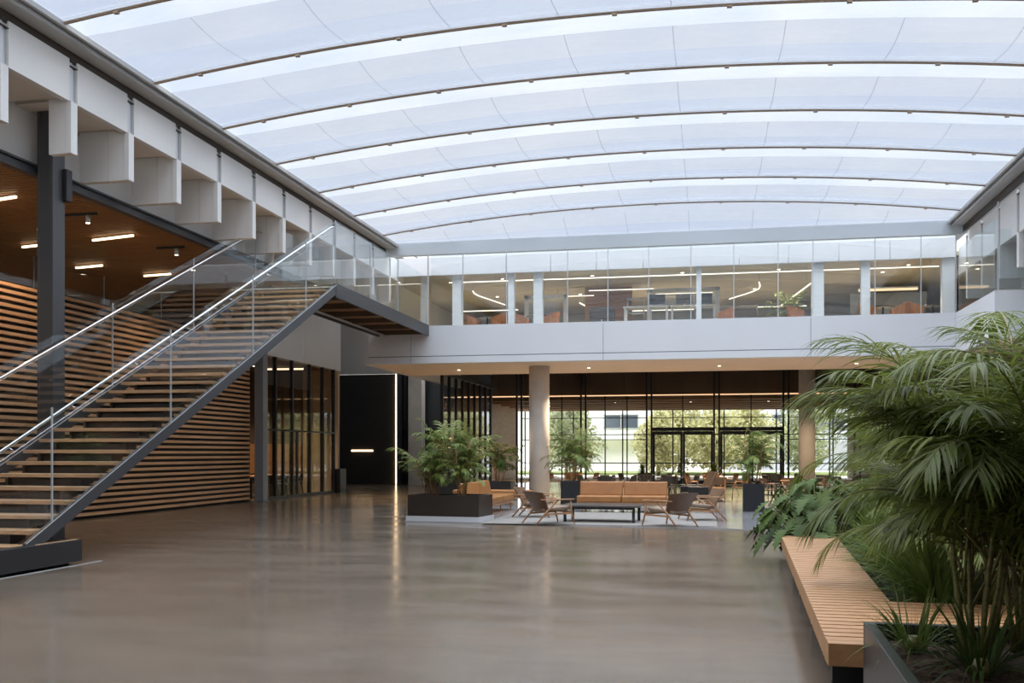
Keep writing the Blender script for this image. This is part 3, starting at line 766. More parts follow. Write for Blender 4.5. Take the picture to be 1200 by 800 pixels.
for i,(x,y,a,lb) in enumerate(ocs):
    o=oc if i==0 else copy_tree(oc)
    o.location=(x,y,5.5); o.rotation_euler.z=a; o['label']=lb
def otable(x,y,lb,r=.36,h=.74):
    t=thing('round_side_table',lb,'table',(x,y,5.5),0,'small round tables upstairs')
    MB().lathe([(r,h-.03),(r,h)],20).build('table_top',M['dark'],t); MB().lathe([(.22,0),(.22,.02),(.03,.04),(.03,h-.03)],14).build('pedestal',M['dark'],t)
otable(-7.5,33.6,'small dark round table between the leftmost orange chairs upstairs')
otable(-5.77,33.6,'small dark round table between the two chairs by the white pillar upstairs')
otable(5.4,33.6,'small dark round table under the glowing light box upstairs')
otable(6.9,33.6,'small dark round table at the right end upstairs',.3)
cb=thing('black_cabinet','large black cabinet standing before the timber wall upstairs','cabinet',(-3.6,34.2,5.5))
MB().box(-.42,.42,-.25,.25,.0,1.02).build('carcass',M['screen'],cb,bevel=.01); MB().box(-.40,.40,-.262,-.25,.05,.98).build('door',M['chairblack'],cb); MB().box(-.02,.02,-.28,-.262,.45,.6).build('door_handle',M['chrome'],cb)
def shelf(x,y,w,h,lb):
    t=thing('open_shelf',lb,'shelf',(x,y,5.5))
    mb=MB().box(-w/2,-w/2+.03,-.2,.2,0,h); mb.box(w/2-.03,w/2,-.2,.2,0,h); mb.build('upright',M['shelf'],t)
    for k in range(4): MB().box(-w/2+.03,w/2-.03,-.2,.2,.1+k*(h-.15)/3,.13+k*(h-.15)/3).build('shelf_board',M['shelf'],t)
shelf(-2.6,36.0,.6,1.6,'grey open shelf right of the black cabinet upstairs')
shelf(.9,37.5,1.6,1.45,'grey open shelf behind the lone orange chair upstairs')
def desk(x,y,lb,w=1.5):
    t=thing('office_desk',lb,'desk',(x,y,5.5),0,'office desks upstairs')
    MB().box(-w/2,w/2,-.35,.35,.94,.97).build('desk_top',M['paper'],t,bevel=.004)
    for sx in (-1,1):
        for sy in (-1,1): MB().box(sx*(w/2-.06)-.025,sx*(w/2-.06)+.025,sy*.3-.025,sy*.3+.025,0,.94).build('leg',M['paper'],t)
desk(-2.1,33.9,'white desk beside the black cabinet upstairs'); desk(-.55,34.0,'white desk under the low light bar in the middle upstairs')
def monitor(x,y,lb,z=6.47,w=.55):
    t=thing('monitor',lb,'monitor',(x,y,z),0,'monitors upstairs')
    MB().box(-w/2,w/2,-.015,.015,.1,.44).build('screen',M['screen'],t); MB().box(-.03,.03,-.0,.03,.01,.2).build('stand',M['chrome'],t); MB().box(-.12,.12,-.08,.08,0,.01).build('foot',M['chrome'],t)
monitor(-1.75,34.0,'dark monitor on the white desk beside the black cabinet upstairs'); monitor(-.85,34.1,'dark monitor on the left of the middle white desk upstairs'); monitor(-.2,34.1,'dark monitor on the right of the middle white desk upstairs')

# ------------------------------------------------------------------ plants
def leaflet(mb, p, d, up, ln, w, droop, nseg=4, mi=0, fold=0.0):
    d=Vector(d).normalized(); up=Vector(up).normalized(); p=Vector(p)
    sd=d.cross(up)
    if sd.length<1e-4: sd=d.orthogonal()
    sd.normalize(); pts=[]; cur=p.copy(); dd=d.copy()
    for i in range(nseg+1):
        t=i/nseg; ww=w*(.35+1.3*t if t<.5 else 2.0*(1-t)+.0)*.5 if True else w
        if t>=.999: ww=w*.02
        pts.append((cur.copy(),ww))
        dd=(dd+Vector((0,0,-droop/nseg))).normalized(); cur=cur+dd*(ln/nseg)
    base=len(mb.v)
    for c,ww in pts:
        mb.v.append(tuple(c-sd*ww+Vector((0,0,fold*ww)))); mb.v.append(tuple(c)) ; mb.v.append(tuple(c+sd*ww+Vector((0,0,fold*ww))))
    for i in range(nseg):
        b=base+i*3
        mb.f.append((b,b+1,b+4,b+3)); mb.f.append((b+1,b+2,b+5,b+4)); mb.m+=[mi,mi]; mb.sm+=[True,True]
def frond(mb, base, az, el, ln, droop, n, ll, lw, rg, start=.22, rr=.009, ldroop=.9, nseg=4, stemmi=1):
    p=Vector(base); pts=[]; dirs=[]; N=14
    e=el
    for i in range(N+1):
        d=Vector((cos(az)*cos(e),sin(az)*cos(e),sin(e))); pts.append(p.copy()); dirs.append(d)
        p=p+d*(ln/N); e-=droop/N*(.4+1.2*i/N)
    mb.tube(pts,[rr*(1-.8*i/N) for i in range(N+1)],5,stemmi)
    for k in range(n):
        t=start+(1-start)*k/(n-1); f=t*N; i=min(int(f),N-1); q=f-i
        c=pts[i].lerp(pts[i+1],q); d=dirs[i].lerp(dirs[i+1],q).normalized()
        up=Vector((0,0,1)); sd=d.cross(up)
        if sd.length<.15: sd=Vector((-sin(az),cos(az),0))
        sd.normalize(); nu=sd.cross(d).normalized()
        sc=.55+.9*sin(pi*min(1,(t-start)/(1-start)*.75+.22))*.5
        if t>.97: sc*=.8
        for s_ in (-1,1):
            a=R(rg.uniform(42,62)*(1-.55*(t-start)/(1-start)))
            ld=d*cos(a)+sd*(s_*sin(a))+nu*rg.uniform(.0,.3)
            leaflet(mb,c,ld,nu,ll*sc*rg.uniform(.85,1.12),lw*rg.uniform(.8,1.15),ldroop*rg.uniform(.6,1.3),nseg,0,.25)

def palm(name,label,loc,seed,canes,h,nf,fl,ll,lw,leafs,mleaf,mcane,group=None,spread=.25,droop=(1.2,1.9),el=(45,80),nseg=4,azs=None,cat='plant',rcane=.013,ldroop=.9,ragged=True,lev=.5):
    rg=random.Random(seed)
    t=thing(name,label,cat,loc,rg.random()*0,group)
    tips=[]
    for c in range(canes):
        a=2*pi*c/canes+rg.uniform(-.4,.4); r0=spread*.35*rg.uniform(.4,1); r1=spread*rg.uniform(.5,1.2); hh=h*rg.uniform(.6,1.0) if ragged else h
        p0=Vector((r0*cos(a),r0*sin(a),0)); p1=Vector((r1*cos(a),r1*sin(a),hh)); pm=p0.lerp(p1,.5)+Vector((rg.uniform(-.03,.03),rg.uniform(-.03,.03),0))
        MB().tube([p0,p0.lerp(pm,.6),pm,p1],[rcane*1.1,rcane,rcane*.9,rcane*.6],7).build('stem',mcane,t)
        tips.append(p1)
    for k in range(nf):
        tip=tips[k%canes]; az=rg.uniform(0,2*pi) if azs is None else azs[0]+(azs[1]-azs[0])*rg.random()
        if azs is None: az=2*pi*(k*.381966)+rg.uniform(-.3,.3)
        lvl=rg.uniform(lev,1.0); b=Vector((tip.x*lvl,tip.y*lvl,tip.z*lvl))
        mb=MB(); frond(mb,b,az,R(rg.uniform(*el)),fl*rg.uniform(.75,1.1),rg.uniform(*droop),leafs,ll,lw,rg,nseg=nseg,ldroop=ldroop)
        mb.build('frond',[mleaf,mcane],t)
    return t
def strap_clump(label,loc,seed,n,ln,w,m,group=None,name='strap_leaf_plant',cat='plant'):
    rg=random.Random(seed); t=thing(name,label,cat,loc,0,group)
    mb=MB()
    for k in range(n):
        a=rg.random()*2*pi; e=R(rg.uniform(40,86)); d=Vector((cos(a)*cos(e),sin(a)*cos(e),sin(e)))
        leaflet(mb,(cos(a)*.05,sin(a)*.05,0),d,(0,0,1) if e<1.3 else (sin(a),-cos(a),.2),ln*rg.uniform(.6,1.1),w*rg.uniform(.7,1.2),rg.uniform(.8,1.9),6,0,.3)
    mb.build('foliage',m,t)
    MB().lathe([(.03,-.01),(.05,.02),(.03,.08)],8).build('stem',M['canegreen'],t)
    return t

# planters ------------------------------------------------------------
def trough(name,label,loc,rz,w,d,h,m,t=.06,soil=.10,plinth=None):
    r=thing(name,label,'planter',loc,rz)
    mb=MB()
    z0=plinth or .0
    mb.box(-w/2,w/2,-d/2,-d/2+t,z0,h); mb.box(-w/2,w/2,d/2-t,d/2,z0,h); mb.box(-w/2,-w/2+t,-d/2+t,d/2-t,z0,h); mb.box(w/2-t,w/2,-d/2+t,d/2-t,z0,h); mb.box(-w/2+t,w/2-t,-d/2+t,d/2-t,z0,z0+.05)
    mb.build('trough',m,r,bevel=.006)
    # uneven bark surface
    mb=MB(); nx,ny=int(w*12)+2,int(d*12)+2; rg=random.Random(3)
    x0,x1,y0,y1=-w/2+t,w/2-t,-d/2+t,d/2-t
    for j in range(ny+1):
        for i in range(nx+1): mb.v.append((x0+(x1-x0)*i/nx,y0+(y1-y0)*j/ny,h-soil+rg.uniform(-.02,.025)))
    for j in range(ny):
        for i in range(nx):
            q=j*(nx+1)+i; mb.f.append((q,q+1,q+nx+2,q+nx+1)); mb.m.append(0); mb.sm.append(False)
    mb.build('bark_mulch',M['soil'],r)
    if plinth: MB().box(-w/2-.03,w/2+.03,-d/2-.03,d/2+.03,0,plinth).build('plinth',M['plinth'],r)
    return r
PA=R(-2.0)
trough('planter','long charcoal metal planter nearest to the camera at the end of the bench',(1.95,4.35,0),PA,2.30,3.20,.64,M['planter'])
trough('planter','low charcoal planter with palms behind the right side of the bench',(2.78,11.1,0),PA,2.3,5.3,.38,M['planter'])
trough('planter','small charcoal planter of broad dark leaves at the far end of the bench',(1.98,15.3,0),PA,1.5,1.5,.42,M['planter'])
trough('planter','wide bronze planter on a pale plinth at the left of the lounge',(-5.96,22.74,.02),R(-7),1.76,.95,.60,M['planterwood'],.05,.06,.11)
trough('planter','square charcoal pot beside the sofa facing the camera',(-4.10,30.2,.02),0,.62,.62,.72,M['planter'],.04,.05)
trough('planter','square charcoal pot standing alone on the pale stone floor at the right',(1.15,27.8,.02),0,.56,.56,.74,M['planter'],.04,.05)
trough('planter','dark planter behind the side sofa, left of the round column',(-7.6,32.6,.02),0,2.4,.8,.62,M['planter'],.05,.06)

# foreground palms
FG='tall palms at the right of the photo'
KW=dict(lev=.35,mleaf=M['leafA'],mcane=M['canegreen'],group=FG)
palm('palm','tall arching palm rising in the middle of the nearest planter',(1.30,5.40,.55),111,8,1.20,44,1.12,.34,.0165,40,spread=.22,droop=(1.3,2.1),el=(48,88),**KW)
palm('palm','tall palm at the right edge of the nearest planter',(1.62,5.15,.55),12,8,1.25,40,1.15,.34,.0165,38,spread=.22,droop=(1.3,2.1),el=(48,88),**KW)
palm('palm','slim palm near the far rim of the nearest planter',(1.62,5.70,.55),113,6,1.0,30,.95,.32,.016,32,spread=.2,droop=(1.2,2.0),el=(40,85),**KW)
palm('palm','palm standing behind the near end of the bench',(2.15,8.6,.33),114,8,1.02,56,1.35,.38,.020,36,spread=.4,droop=(1.2,2.1),el=(30,80),**KW)
palm('palm','palm in the low planter halfway along the bench',(2.55,10.6,.33),15,8,1.4,50,1.35,.38,.022,34,spread=.4,droop=(1.2,2.1),el=(30,80),**KW)
palm('palm','palm in the low planter nearest to the right edge of the photo',(3.55,9.3,.33),16,8,1.7,48,1.5,.40,.022,34,spread=.4,droop=(1.2,2.0),el=(30,80),**KW)
palm('palm','palm at the far end of the low planter behind the bench',(2.6,12.6,.33),17,7,1.15,46,1.2,.34,.022,30,spread=.4,droop=(1.2,2.0),el=(30,80),**KW)
strap_clump('fine strap leaf clump in the far left corner of the nearest planter',(1.06,5.62,.55),21,90,.40,.012,M['leafG'])
strap_clump('grassy clump behind the middle of the bench',(1.88,9.6,.29),22,260,.85,.024,M['leafG'])
strap_clump('grassy clump behind the far half of the bench',(1.95,11.2,.29),23,260,.85,.024,M['leafG'])
strap_clump('grassy clump at the far right corner of the bench',(2.02,12.9,.29),24,240,.8,.024,M['leafG'])
strap_clump('grassy clump nearest to the inner corner of the bench',(1.85,8.75,.29),26,240,.8,.022,M['leafG'])
strap_clump('grassy clump between the first and second palms along the bench',(1.9,10.4,.29),27,240,.8,.022,M['leafG'])
strap_clump('grassy clump between the second and far palms along the bench',(1.98,12.05,.29),28,240,.8,.022,M['leafG'])
strap_clump('grassy clump in the middle of the nearest planter',(1.25,5.05,.55),25,70,.45,.016,M['leafC'])

# broad-leaved plant
def broad(label,loc,seed,n,rad):
    rg=random.Random(seed); t=thing('philodendron',label,'plant',loc)
    fo=MB(); stm=MB()
    for k in range(n):
        a=rg.random()*2*pi; e=R(rg.uniform(5,82)); ln=rad*rg.uniform(.6,1.05)
        d=Vector((cos(a)*cos(e),sin(a)*cos(e),sin(e))); tip=d*ln*.8
        stm.tube([(0,0,0),tuple(d*ln*.4+Vector((0,0,.05))),tuple(tip)],[.009,.007,.005],5)
        dl=Vector((cos(a),sin(a),-rg.uniform(.2,1.0))).normalized(); sd=Vector((-sin(a),cos(a),rg.uniform(-.3,.3))).normalized(); nn=sd.cross(dl)
        L_=rg.uniform(.22,.34); W=L_*.42; prof=[(0,.25),(.07,.85),(.15,.40),(.23,1.05),(.33,.45),(.41,.98),(.51,.38),(.59,.8),(.69,.28),(.77,.55),(.87,.16),(1,.02)]
        b=len(fo.v)
        for tt,w in prof:
            c=tip+dl*(L_*tt)+Vector((0,0,-.12*tt*tt))
            fo.v+= [tuple(c-sd*(W*w)+nn*(-.03*w)),tuple(c),tuple(c+sd*(W*w)+nn*(-.03*w))]
        for i in range(len(prof)-1):
            q=b+i*3; fo.f+=[(q,q+1,q+4,q+3),(q+1,q+2,q+5,q+4)]; fo.m+=[0,0]; fo.sm+=[True,True]
    fo.build('foliage',M['leafC'],t); stm.build('stem',M['canegreen'],t)
broad('broad dark lobed leaves spilling over the planter at the far end of the bench',(1.5,14.95,.32),31,170,1.12)
broad('second clump of broad dark lobed leaves beside the far planter wall',(2.15,15.4,.32),32,120,1.1)

# lounge palms
LG='potted palms of the lounge'
KL=dict(mleaf=M['leafB'],mcane=M['trunk'],group=LG,nseg=3)
palm('potted_palm','bushy palm in the left half of the bronze planter',(-6.4,22.78,.55),41,7,1.35,64,.80,.24,.030,15,spread=.42,el=(35,88),droop=(1.0,1.9),lev=.2,**KL)
palm('potted_palm','bushy palm in the right half of the bronze planter',(-5.68,22.7,.55),42,7,1.45,64,.80,.24,.030,15,spread=.42,el=(35,88),droop=(1.0,1.9),lev=.2,**KL)
palm('potted_palm','tall bushy palm in the charcoal pot beside the sofa',(-4.10,30.2,.68),43,6,1.5,60,.85,.28,.036,14,spread=.45,el=(20,85),droop=(1.1,2.1),lev=.35,**KL)
palm('potted_palm','tall palm with bare canes in the pot standing alone at the right',(1.15,27.8,.70),44,5,1.35,44,.72,.26,.034,14,spread=.45,el=(20,85),droop=(1.1,2.1),lev=.35,**KL)
KD=dict(mleaf=M['leafC'],mcane=M['trunk'],group=LG,nseg=3)
palm('potted_palm','dark palm left end of the planter behind the side sofa',(-8.2,32.6,.58),45,5,1.35,40,.85,.28,.04,12,spread=.4,el=(20,85),droop=(1.1,2.0),lev=.25,**KD)
palm('potted_palm','dark palm right end of the planter behind the side sofa, by the column',(-6.9,32.6,.58),46,5,1.35,40,.80,.28,.04,12,spread=.4,el=(20,85),droop=(1.1,2.0),lev=.25,**KD)
palm('potted_palm','green plant in the upper office beside the orange chair',(2.55,33.9,5.5),47,5,1.0,44,.7,.22,.028,12,spread=.35,el=(30,85),droop=(1.0,1.8),mleaf=M['leafB'],mcane=M['trunk'],group='plants upstairs',nseg=3)

# ------------------------------------------------------------------ slatted bench
bn=thing('slatted_bench','long oiled timber bench of narrow cross slats beside the planters','bench',(1.2,10,0))
def bl(y): return .70+.0337*(y-6.31)
def brr(y): return 3.4 if y<8.05 else 1.36+.054*(y-8.05)
mb=MB(); y=6.42; 
while y<14.3:
    w=.118; dy=.006
    a,b=bl(y)-1.2,brr(y)-1.2; sl=.035
    mb.hexa([(a,y-10,.31),(b,y-10-sl*(b-a),.31),(b,y+w-10-sl*(b-a),.31),(a,y+w-10,.31),(a,y-10,.45),(b,y-10-sl*(b-a),.45),(b,y+w-10-sl*(b-a),.45),(a,y+w-10,.45)])
    y+=.148
mb.build('seat_slats',M['teak'],bn)
mb=MB(); a,b=bl(6.33)-1.2,brr(6.33)-1.2
mb.hexa([(a,6.31-10,.31),(b,6.31-10-.035*(b-a),.31),(b,6.415-10-.035*(b-a),.31),(a,6.415-10,.31),(a,6.31-10,.45),(b,6.31-10-.035*(b-a),.45),(b,6.415-10-.035*(b-a),.45),(a,6.415-10,.45)])
mb.build('end_board',M['teak'],bn,bevel=.004)
mb=MB(); mb.beam((bl(6.5)+.25-1.2,6.5-10,.29),(bl(14.2)+.25-1.2,14.2-10,.29),.06,.05); mb.beam((bl(6.5)+.5-1.2,6.5-10,.29),(bl(14.2)+.5-1.2,14.2-10,.29),.06,.05)
mb.build('carrier_rail',M['dark'],bn)
for y in (7.3,9.6,11.6,13.3):
    MB().box(bl(y)+.10-1.2,bl(y)+.55-1.2,y-10-.04,y-10+.04,0,.27).build('leg',M['dark'],bn)
MB().box(3.0-1.2,3.1-1.2,6.5-10,7.9-10,0,.31).build('leg',M['dark'],bn)

# ------------------------------------------------------------------ lounge furniture
rg_=tag(MB().box(-5.0,.15,21.75,26.3,.02,.03).build('area_rug',M['rug']),'pale grey woven rug under the lounge chairs and coffee table','rug')
def sofa(label,loc,rz,W):
    t=thing('leather_sofa',label,'sofa',loc,rz,'tan leather sofas')
    MB().box(-W/2,W/2,-.40,.40,.20,.27).build('base_frame',M['walnut'],t,bevel=.01)
    for s in (-1,1):
        MB().box(s*W/4-W/4+.008,s*W/4+W/4-.008,-.42,.30,.27,.44).build('seat_cushion',M['leather'],t,bevel=.035,seg=4,smooth=True)
        mb=MB(); x0,x1=s*W/4-W/4+.01,s*W/4+W/4-.01
        mb.hexa([(x0,.22,.43),(x1,.22,.43),(x1,.38,.43),(x0,.38,.43),(x0,.30,.80),(x1,.30,.80),(x1,.44,.80),(x0,.44,.80)])
        mb.build('back_cushion',M['leather'],t,bevel=.035,seg=4,smooth=True)
    for x in (-W/2+.15,0,W/2-.15):
        for y in (-.34,.34): MB().tube([(x,y,0),(x,y,.2)],[.016,.022],8).build('leg',M['walnut'],t)
    return t
sofa('tan leather sofa facing the camera behind the dark coffee table',(-2.28,26.7,.02),0,2.36)
sofa('tan leather sofa along the side, right of the bronze planter',(-5.78,26.0,.02),R(90),3.0)
lb=thing('leather_bench','low backless tan leather bench left of the round column','bench',(-6.5,29.9,.02))
MB().box(-1.2,1.2,-.3,.3,.26,.44).build('seat',M['leather'],lb,bevel=.04,seg=4,smooth=True)
MB().box(-1.15,1.15,-.26,.26,.20,.26).build('base_frame',M['walnut'],lb)
for x in (-1.05,1.05):
    for y in (-.22,.22): MB().tube([(x,y,0),(x,y,.2)],[.016,.022],8).build('leg',M['walnut'],lb)

def armchair():
    t=thing('lounge_armchair','x','armchair',(0,0,0),0,'timber framed lounge armchairs')
    # back shell: curved, wide at the top
    mb=MB(); NU,NV=8,6
    def P(u,v,off):
        w=.32+.14*v; a=(u*2-1); x=-.22-.27*v-.0+.10*(a*a)*(.6+.4*v); return (x-off,a*w,.27+.45*v-.02*a*a*v)
    for i in range(NU):
        for j in range(NV):
            u0,u1,v0,v1=i/NU,(i+1)/NU,j/NV,(j+1)/NV
            mb.hexa([P(u0,v0,0),P(u1,v0,0),P(u1,v0,.03),P(u0,v0,.03),P(u0,v1,0),P(u1,v1,0),P(u1,v1,.03),P(u0,v1,.03)])
    mb.build('backrest',M['leather_d'],t)
    mb=MB().hexa([(-.28,-.27,.26),(.36,-.31,.32),(.36,.31,.32),(-.28,.27,.26),(-.28,-.27,.34),(.36,-.31,.40),(.36,.31,.40),(-.28,.27,.34)])
    mb.build('seat',M['seatfab'],t,bevel=.03,seg=3,smooth=True)
    for s in (-1,1):
        MB().tube([(.44,s*.38,0),(.36,s*.36,.3),(.34,s*.37,.54)],[.016,.022,.018],8).build('leg',M['walnut'],t)
        MB().tube([(-.50,s*.33,0),(-.22,s*.34,.30),(.02,s*.38,.53)],[.016,.024,.018],8).build('leg',M['walnut'],t)
        mb=MB().hexa([(-.42,s*.40-.03,.53),(.42,s*.38-.03,.53),(.42,s*.38+.03,.53),(-.42,s*.40+.03,.53),(-.42,s*.40-.03,.56),(.42,s*.38-.03,.555),(.42,s*.38+.03,.555),(-.42,s*.40+.03,.56)])
        mb.build('armrest',M['walnut'],t,bevel=.01)
        MB().beam((.38,s*.36,.24),(-.28,s*.33,.22),.022,.04).build('side_rail',M['walnut'],t)
    MB().beam((.38,-.36,.26),(.38,.36,.26),.03,.04).build('front_rail',M['walnut'],t)
    return t
ac=armchair()
acs=[(-3.5,21.95,R(38),'timber armchair with dark back at the front left of the coffee table'),(-4.2,24.2,R(-4),'timber armchair behind the front left one, before the side sofa'),
     (-.85,21.75,R(140),'timber armchair seen from behind at the front right of the coffee table'),(-.2,23.8,R(197),'timber armchair at the right end, beyond the front right armchair')]
for i,(x,y,a,lb) in enumerate(acs):
    o=ac if i==0 else copy_tree(ac)
    o.location=(x,y,.03); o.rotation_euler.z=a; o['label']=lb
ct=thing('coffee_table','low dark rectangular coffee table in the middle of the lounge','table',(-2.42,22.95,.03),R(-4))
MB().box(-.90,.90,-.55,.55,.34,.38).build('table_top',M['tabletop'],ct,bevel=.006)
mb=MB().box(-.80,.80,-.46,-.43,.29,.34); mb.box(-.80,.80,.43,.46,.29,.34); mb.build('apron',M['dark'],ct)
for sx in (-1,1):
    for sy in (-1,1): MB().box(sx*.78-.03,sx*.78+.03,sy*.44-.03,sy*.44+.03,0,.34).build('leg',M['dark'],ct)

# café tables and chairs of the lobby
def cafe_chair(m,legm):
    t=thing('cafe_chair','x','chair',(0,0,0),0,'café chairs of the lobby')
    mb=MB().hexa([(-.22,-.21,.42),(.22,-.23,.44),(.22,.23,.44),(-.22,.21,.42),(-.22,-.21,.46),(.22,-.23,.48),(.22,.23,.48),(-.22,.21,.46)])
    mb.build('seat',m,t,bevel=.015)
    mb=MB()
    for i in range(8):
        def P(i,z,o):
            a=(i/8*2-1); return (-.24+.16*a*a-o-(z-.6)*.2,a*.27,z)
        mb.hexa([P(i,.56,0),P(i+1,.56,0),P(i+1,.56,.025),P(i,.56,.025),P(i,.80,0),P(i+1,.80,0),P(i+1,.80,.025),P(i,.80,.025)])
    mb.build('backrest',m,t)
    for s in (-1,1):
        MB().tube([(.22,s*.22,0),(.18,s*.19,.44)],.013,6).build('leg',legm,t)
        MB().tube([(-.28,s*.22,0),(-.18,s*.19,.44),(-.235,s*.22,.72)],.013,6).build('leg',legm,t)
        MB().tube([(-.17,s*.26,.64),(.10,s*.27,.64),(.18,s*.20,.46)],.012,6).build('armrest',legm,t)
    return t
def cafe_table(label,x,y,w,d,m):
    t=thing('cafe_table',label,'table',(x,y,.02),0,'café tables of the lobby')
    MB().box(-w/2,w/2,-d/2,d/2,.71,.745).build('table_top',m,t,bevel=.006)
    MB().tube([(0,0,.02),(0,0,.71)],.035,10).build('pedestal',M['dark'],t); MB().lathe([(.26,0),(.26,.015),(.05,.03)],16).build('base',M['dark'],t)
    return t
cb_=cafe_chair(M['chairblack'],M['dark']); ct_=cafe_chair(M['leather_d'],M['walnut']); first={'b':cb_,'t':ct_}; used={'b':False,'t':False}
def put(k,x,y,a,lb):
    o=first[k]
    if used[k]: o=copy_tree(o)
    used[k]=True
    o.location=(x,y,.02); o.rotation_euler.z=a; o['label']=lb
tabs=[(-3.4,33.6,'b','left of the planted pot behind the sofa'),(-1.35,34.2,'b','just behind the left half of the sofa'),(.2,33.2,'t','just behind the right end of the sofa'),
      (-2.4,38.0,'b','further back behind the sofa, before the glazing'),(.05,38.6,'t','before the left pair of entrance doors'),(2.25,38.4,'b','before the right pair of entrance doors'),
      (-5.2,38.6,'t','behind the round column'),(2.5,31.2,'t','behind the lone pot'),(3.9,35.2,'b','right of the far column')]
for x,y,k,d_ in tabs:
    cafe_table('%s café table %s'%('dark' if k=='b' else 'brown timber',d_),x,y,.8,.8,M['tabletop'] if k=='b' else M['walnut'])
    nm='black' if k=='b' else 'brown'
    put(k,x-.72,y,0,'%s chair left of the table %s'%(nm,d_)); put(k,x+.72,y,pi,'%s chair right of the table %s'%(nm,d_))
    put(k,x+.05,y-.74,pi/2,'%s chair near side of the table %s'%(nm,d_)); put(k,x-.05,y+.74,-pi/2,'%s chair far side of the table %s'%(nm,d_))
# wing chair, dark, right behind the sofa
wc=thing('wing_chair','dark high backed lounge chair close behind the right end of the sofa','armchair',(-.45,29.6,.02),R(200))
MB().box(-.33,.33,-.32,.32,.22,.42).build('seat',M['chairblack'],wc,bevel=.05,seg=3,smooth=True)
mb=MB().hexa([(-.36,-.34,.38),(-.24,-.34,.38),(-.24,.34,.38),(-.36,.34,.38),(-.62,-.30,1.02),(-.54,-.30,1.02),(-.54,.30,1.02),(-.62,.30,1.02)])
mb.build('backrest',M['leather_d'],wc,bevel=.03,seg=3,smooth=True)
for s in (-1,1):
    MB().box(-.3,.3,s*.36-.05,s*.36+.05,.3,.60).build('armrest',M['chairblack'],wc,bevel=.03,seg=3,smooth=True)
    for x in (-.26,.26): MB().tube([(x,s*.28,0),(x,s*.28,.22)],.018,8).build('leg',M['walnut'],wc)
# stone bench-like low counters and stools by the doors
hs=thing('stool','small dark stool with an upright loop handle before the entrance doors','stool',(.35,35.6,.02))
MB().box(-.2,.2,-.2,.2,.42,.66).build('seat',M['chairblack'],hs,bevel=.03); MB().tube([(-.08,0,.66),(-.08,0,.82),(0,0,.88),(.08,0,.82),(.08,0,.66)],.012,6).build('handle',M['walnut'],hs)
for sx in (-1,1):
    for sy in (-1,1): MB().tube([(sx*.17,sy*.17,0),(sx*.15,sy*.15,.43)],.014,6).build('leg',M['walnut'],hs)

def cup(x,y,lb):
    t=tag(MB().lathe([(.028,0),(.04,.02),(.045,.09),(.040,.09),(.034,.02)],14).build('coffee_cup',M['paper'],loc=(x,y,.765)),lb,'cup','white cups on the café tables')
cup(-3.25,33.45,'white cup on the dark table left of the planted pot behind the sofa')
cup(-1.2,34.05,'white cup on the dark table just behind the left half of the sofa')
cup(.35,33.05,'white cup on the timber table just behind the right end of the sofa')
def tplant(x,y,lb,seed):
    rg=random.Random(seed); t=thing('table_plant',lb,'plant',(x,y,.765))
    MB().lathe([(.07,0),(.09,.14),(.08,.14)],14).build('pot',M['dark'],t)
    mb=MB()
    for k in range(90):
        a=rg.random()*6.28; e=R(rg.uniform(15,88)); d=Vector((cos(a)*cos(e),sin(a)*cos(e),sin(e)))
        leaflet(mb,(0,0,.13),d,(0,0,1) if e<1.3 else (sin(a),-cos(a),.2),rg.uniform(.22,.38),.035,rg.uniform(.4,1.2),4,0,.2)
    mb.build('foliage',M['leafC'],t)
tplant(-2.5,38.1,'small dark bushy plant on the table further back behind the sofa',61)
tplant(.15,38.7,'small bushy plant on the table before the left entrance doors',62)
# meeting room furniture
mt=thing('meeting_table','long timber meeting table inside the glazed room at the left','table',(-16.2,34.4,0))
MB().box(-.5,.5,-1.9,1.9,.72,.76).build('table_top',M['walnut'],mt,bevel=.005)
for sy in (-1,1): MB().box(-.35,.35,sy*1.5-.04,sy*1.5+.04,0,.72).build('leg',M['dark'],mt)
for i,(x,y,a,lb) in enumerate(((-15.45,33.1,pi,'glass side, nearest to the steel column'),(-15.45,34.4,pi,'in the middle of the glass side'),(-15.45,35.7,pi,'glass side, farthest from the steel column'),
        (-16.95,33.1,0,'wall side, nearest to the steel column'),(-16.95,34.4,0,'in the middle of the wall side'),(-16.95,35.7,0,'wall side, farthest from the steel column'))):
    o=copy_tree(cb_); o.location=(x,y,0); o.rotation_euler.z=a; o['label']='black chair in the glazed room, '+lb; o['group']='chairs in the glazed meeting room'
bar('linear_light','light bar on the ceiling of the glazed room, nearer one',(-17.2,33.0,4.835),(-15.6,33.0,4.82),.08,.05,'led','ceiling lights of the glazed room')
bar('linear_light','light bar on the ceiling of the glazed room, farther one',(-17.2,36.4,4.835),(-15.4,36.4,4.82),.08,.05,'led','ceiling lights of the glazed room')

# ------------------------------------------------------------------ lamps
def light(kind,name,loc,energy,col,rot=(0,0,0),**k):
    l=bpy.data.lights.new(name,kind); l.energy=energy; l.color=col
    for a,b in k.items(): setattr(l,a,b)
    o=bpy.data.objects.new(name,l); o.location=loc; o.rotation_euler=rot; COL.objects.link(o); return o
WARM=(1.0,.72,.45)
nd=0
ORD=['first','second','third','fourth','fifth','sixth']; dcount={}
def downlight(x,y,z,e,label,ang=120,col=WARM,grp='recessed downlights'):
    k=dcount.get(grp,0); dcount[grp]=k+1
    label=label+', '+ORD[k]+(' from the left' if 'gallery' not in grp and 'glazed' not in grp else ' from the camera')
    t=thing('downlight',label,'light',(x,y,z),0,grp)
    MB().lathe([(.075,-.012),(.075,.0)],16).build('ring',M['dark'],t); MB().lathe([(.055,-.016),(.055,-.012)],16).build('lens',M['lens'],t)
    light('SPOT','downlight_lamp',(x,y,z-.03),e,col,spot_size=R(ang),spot_blend=.6,shadow_soft_size=.06)
D1='small recessed downlight in the soffit under the bridge'
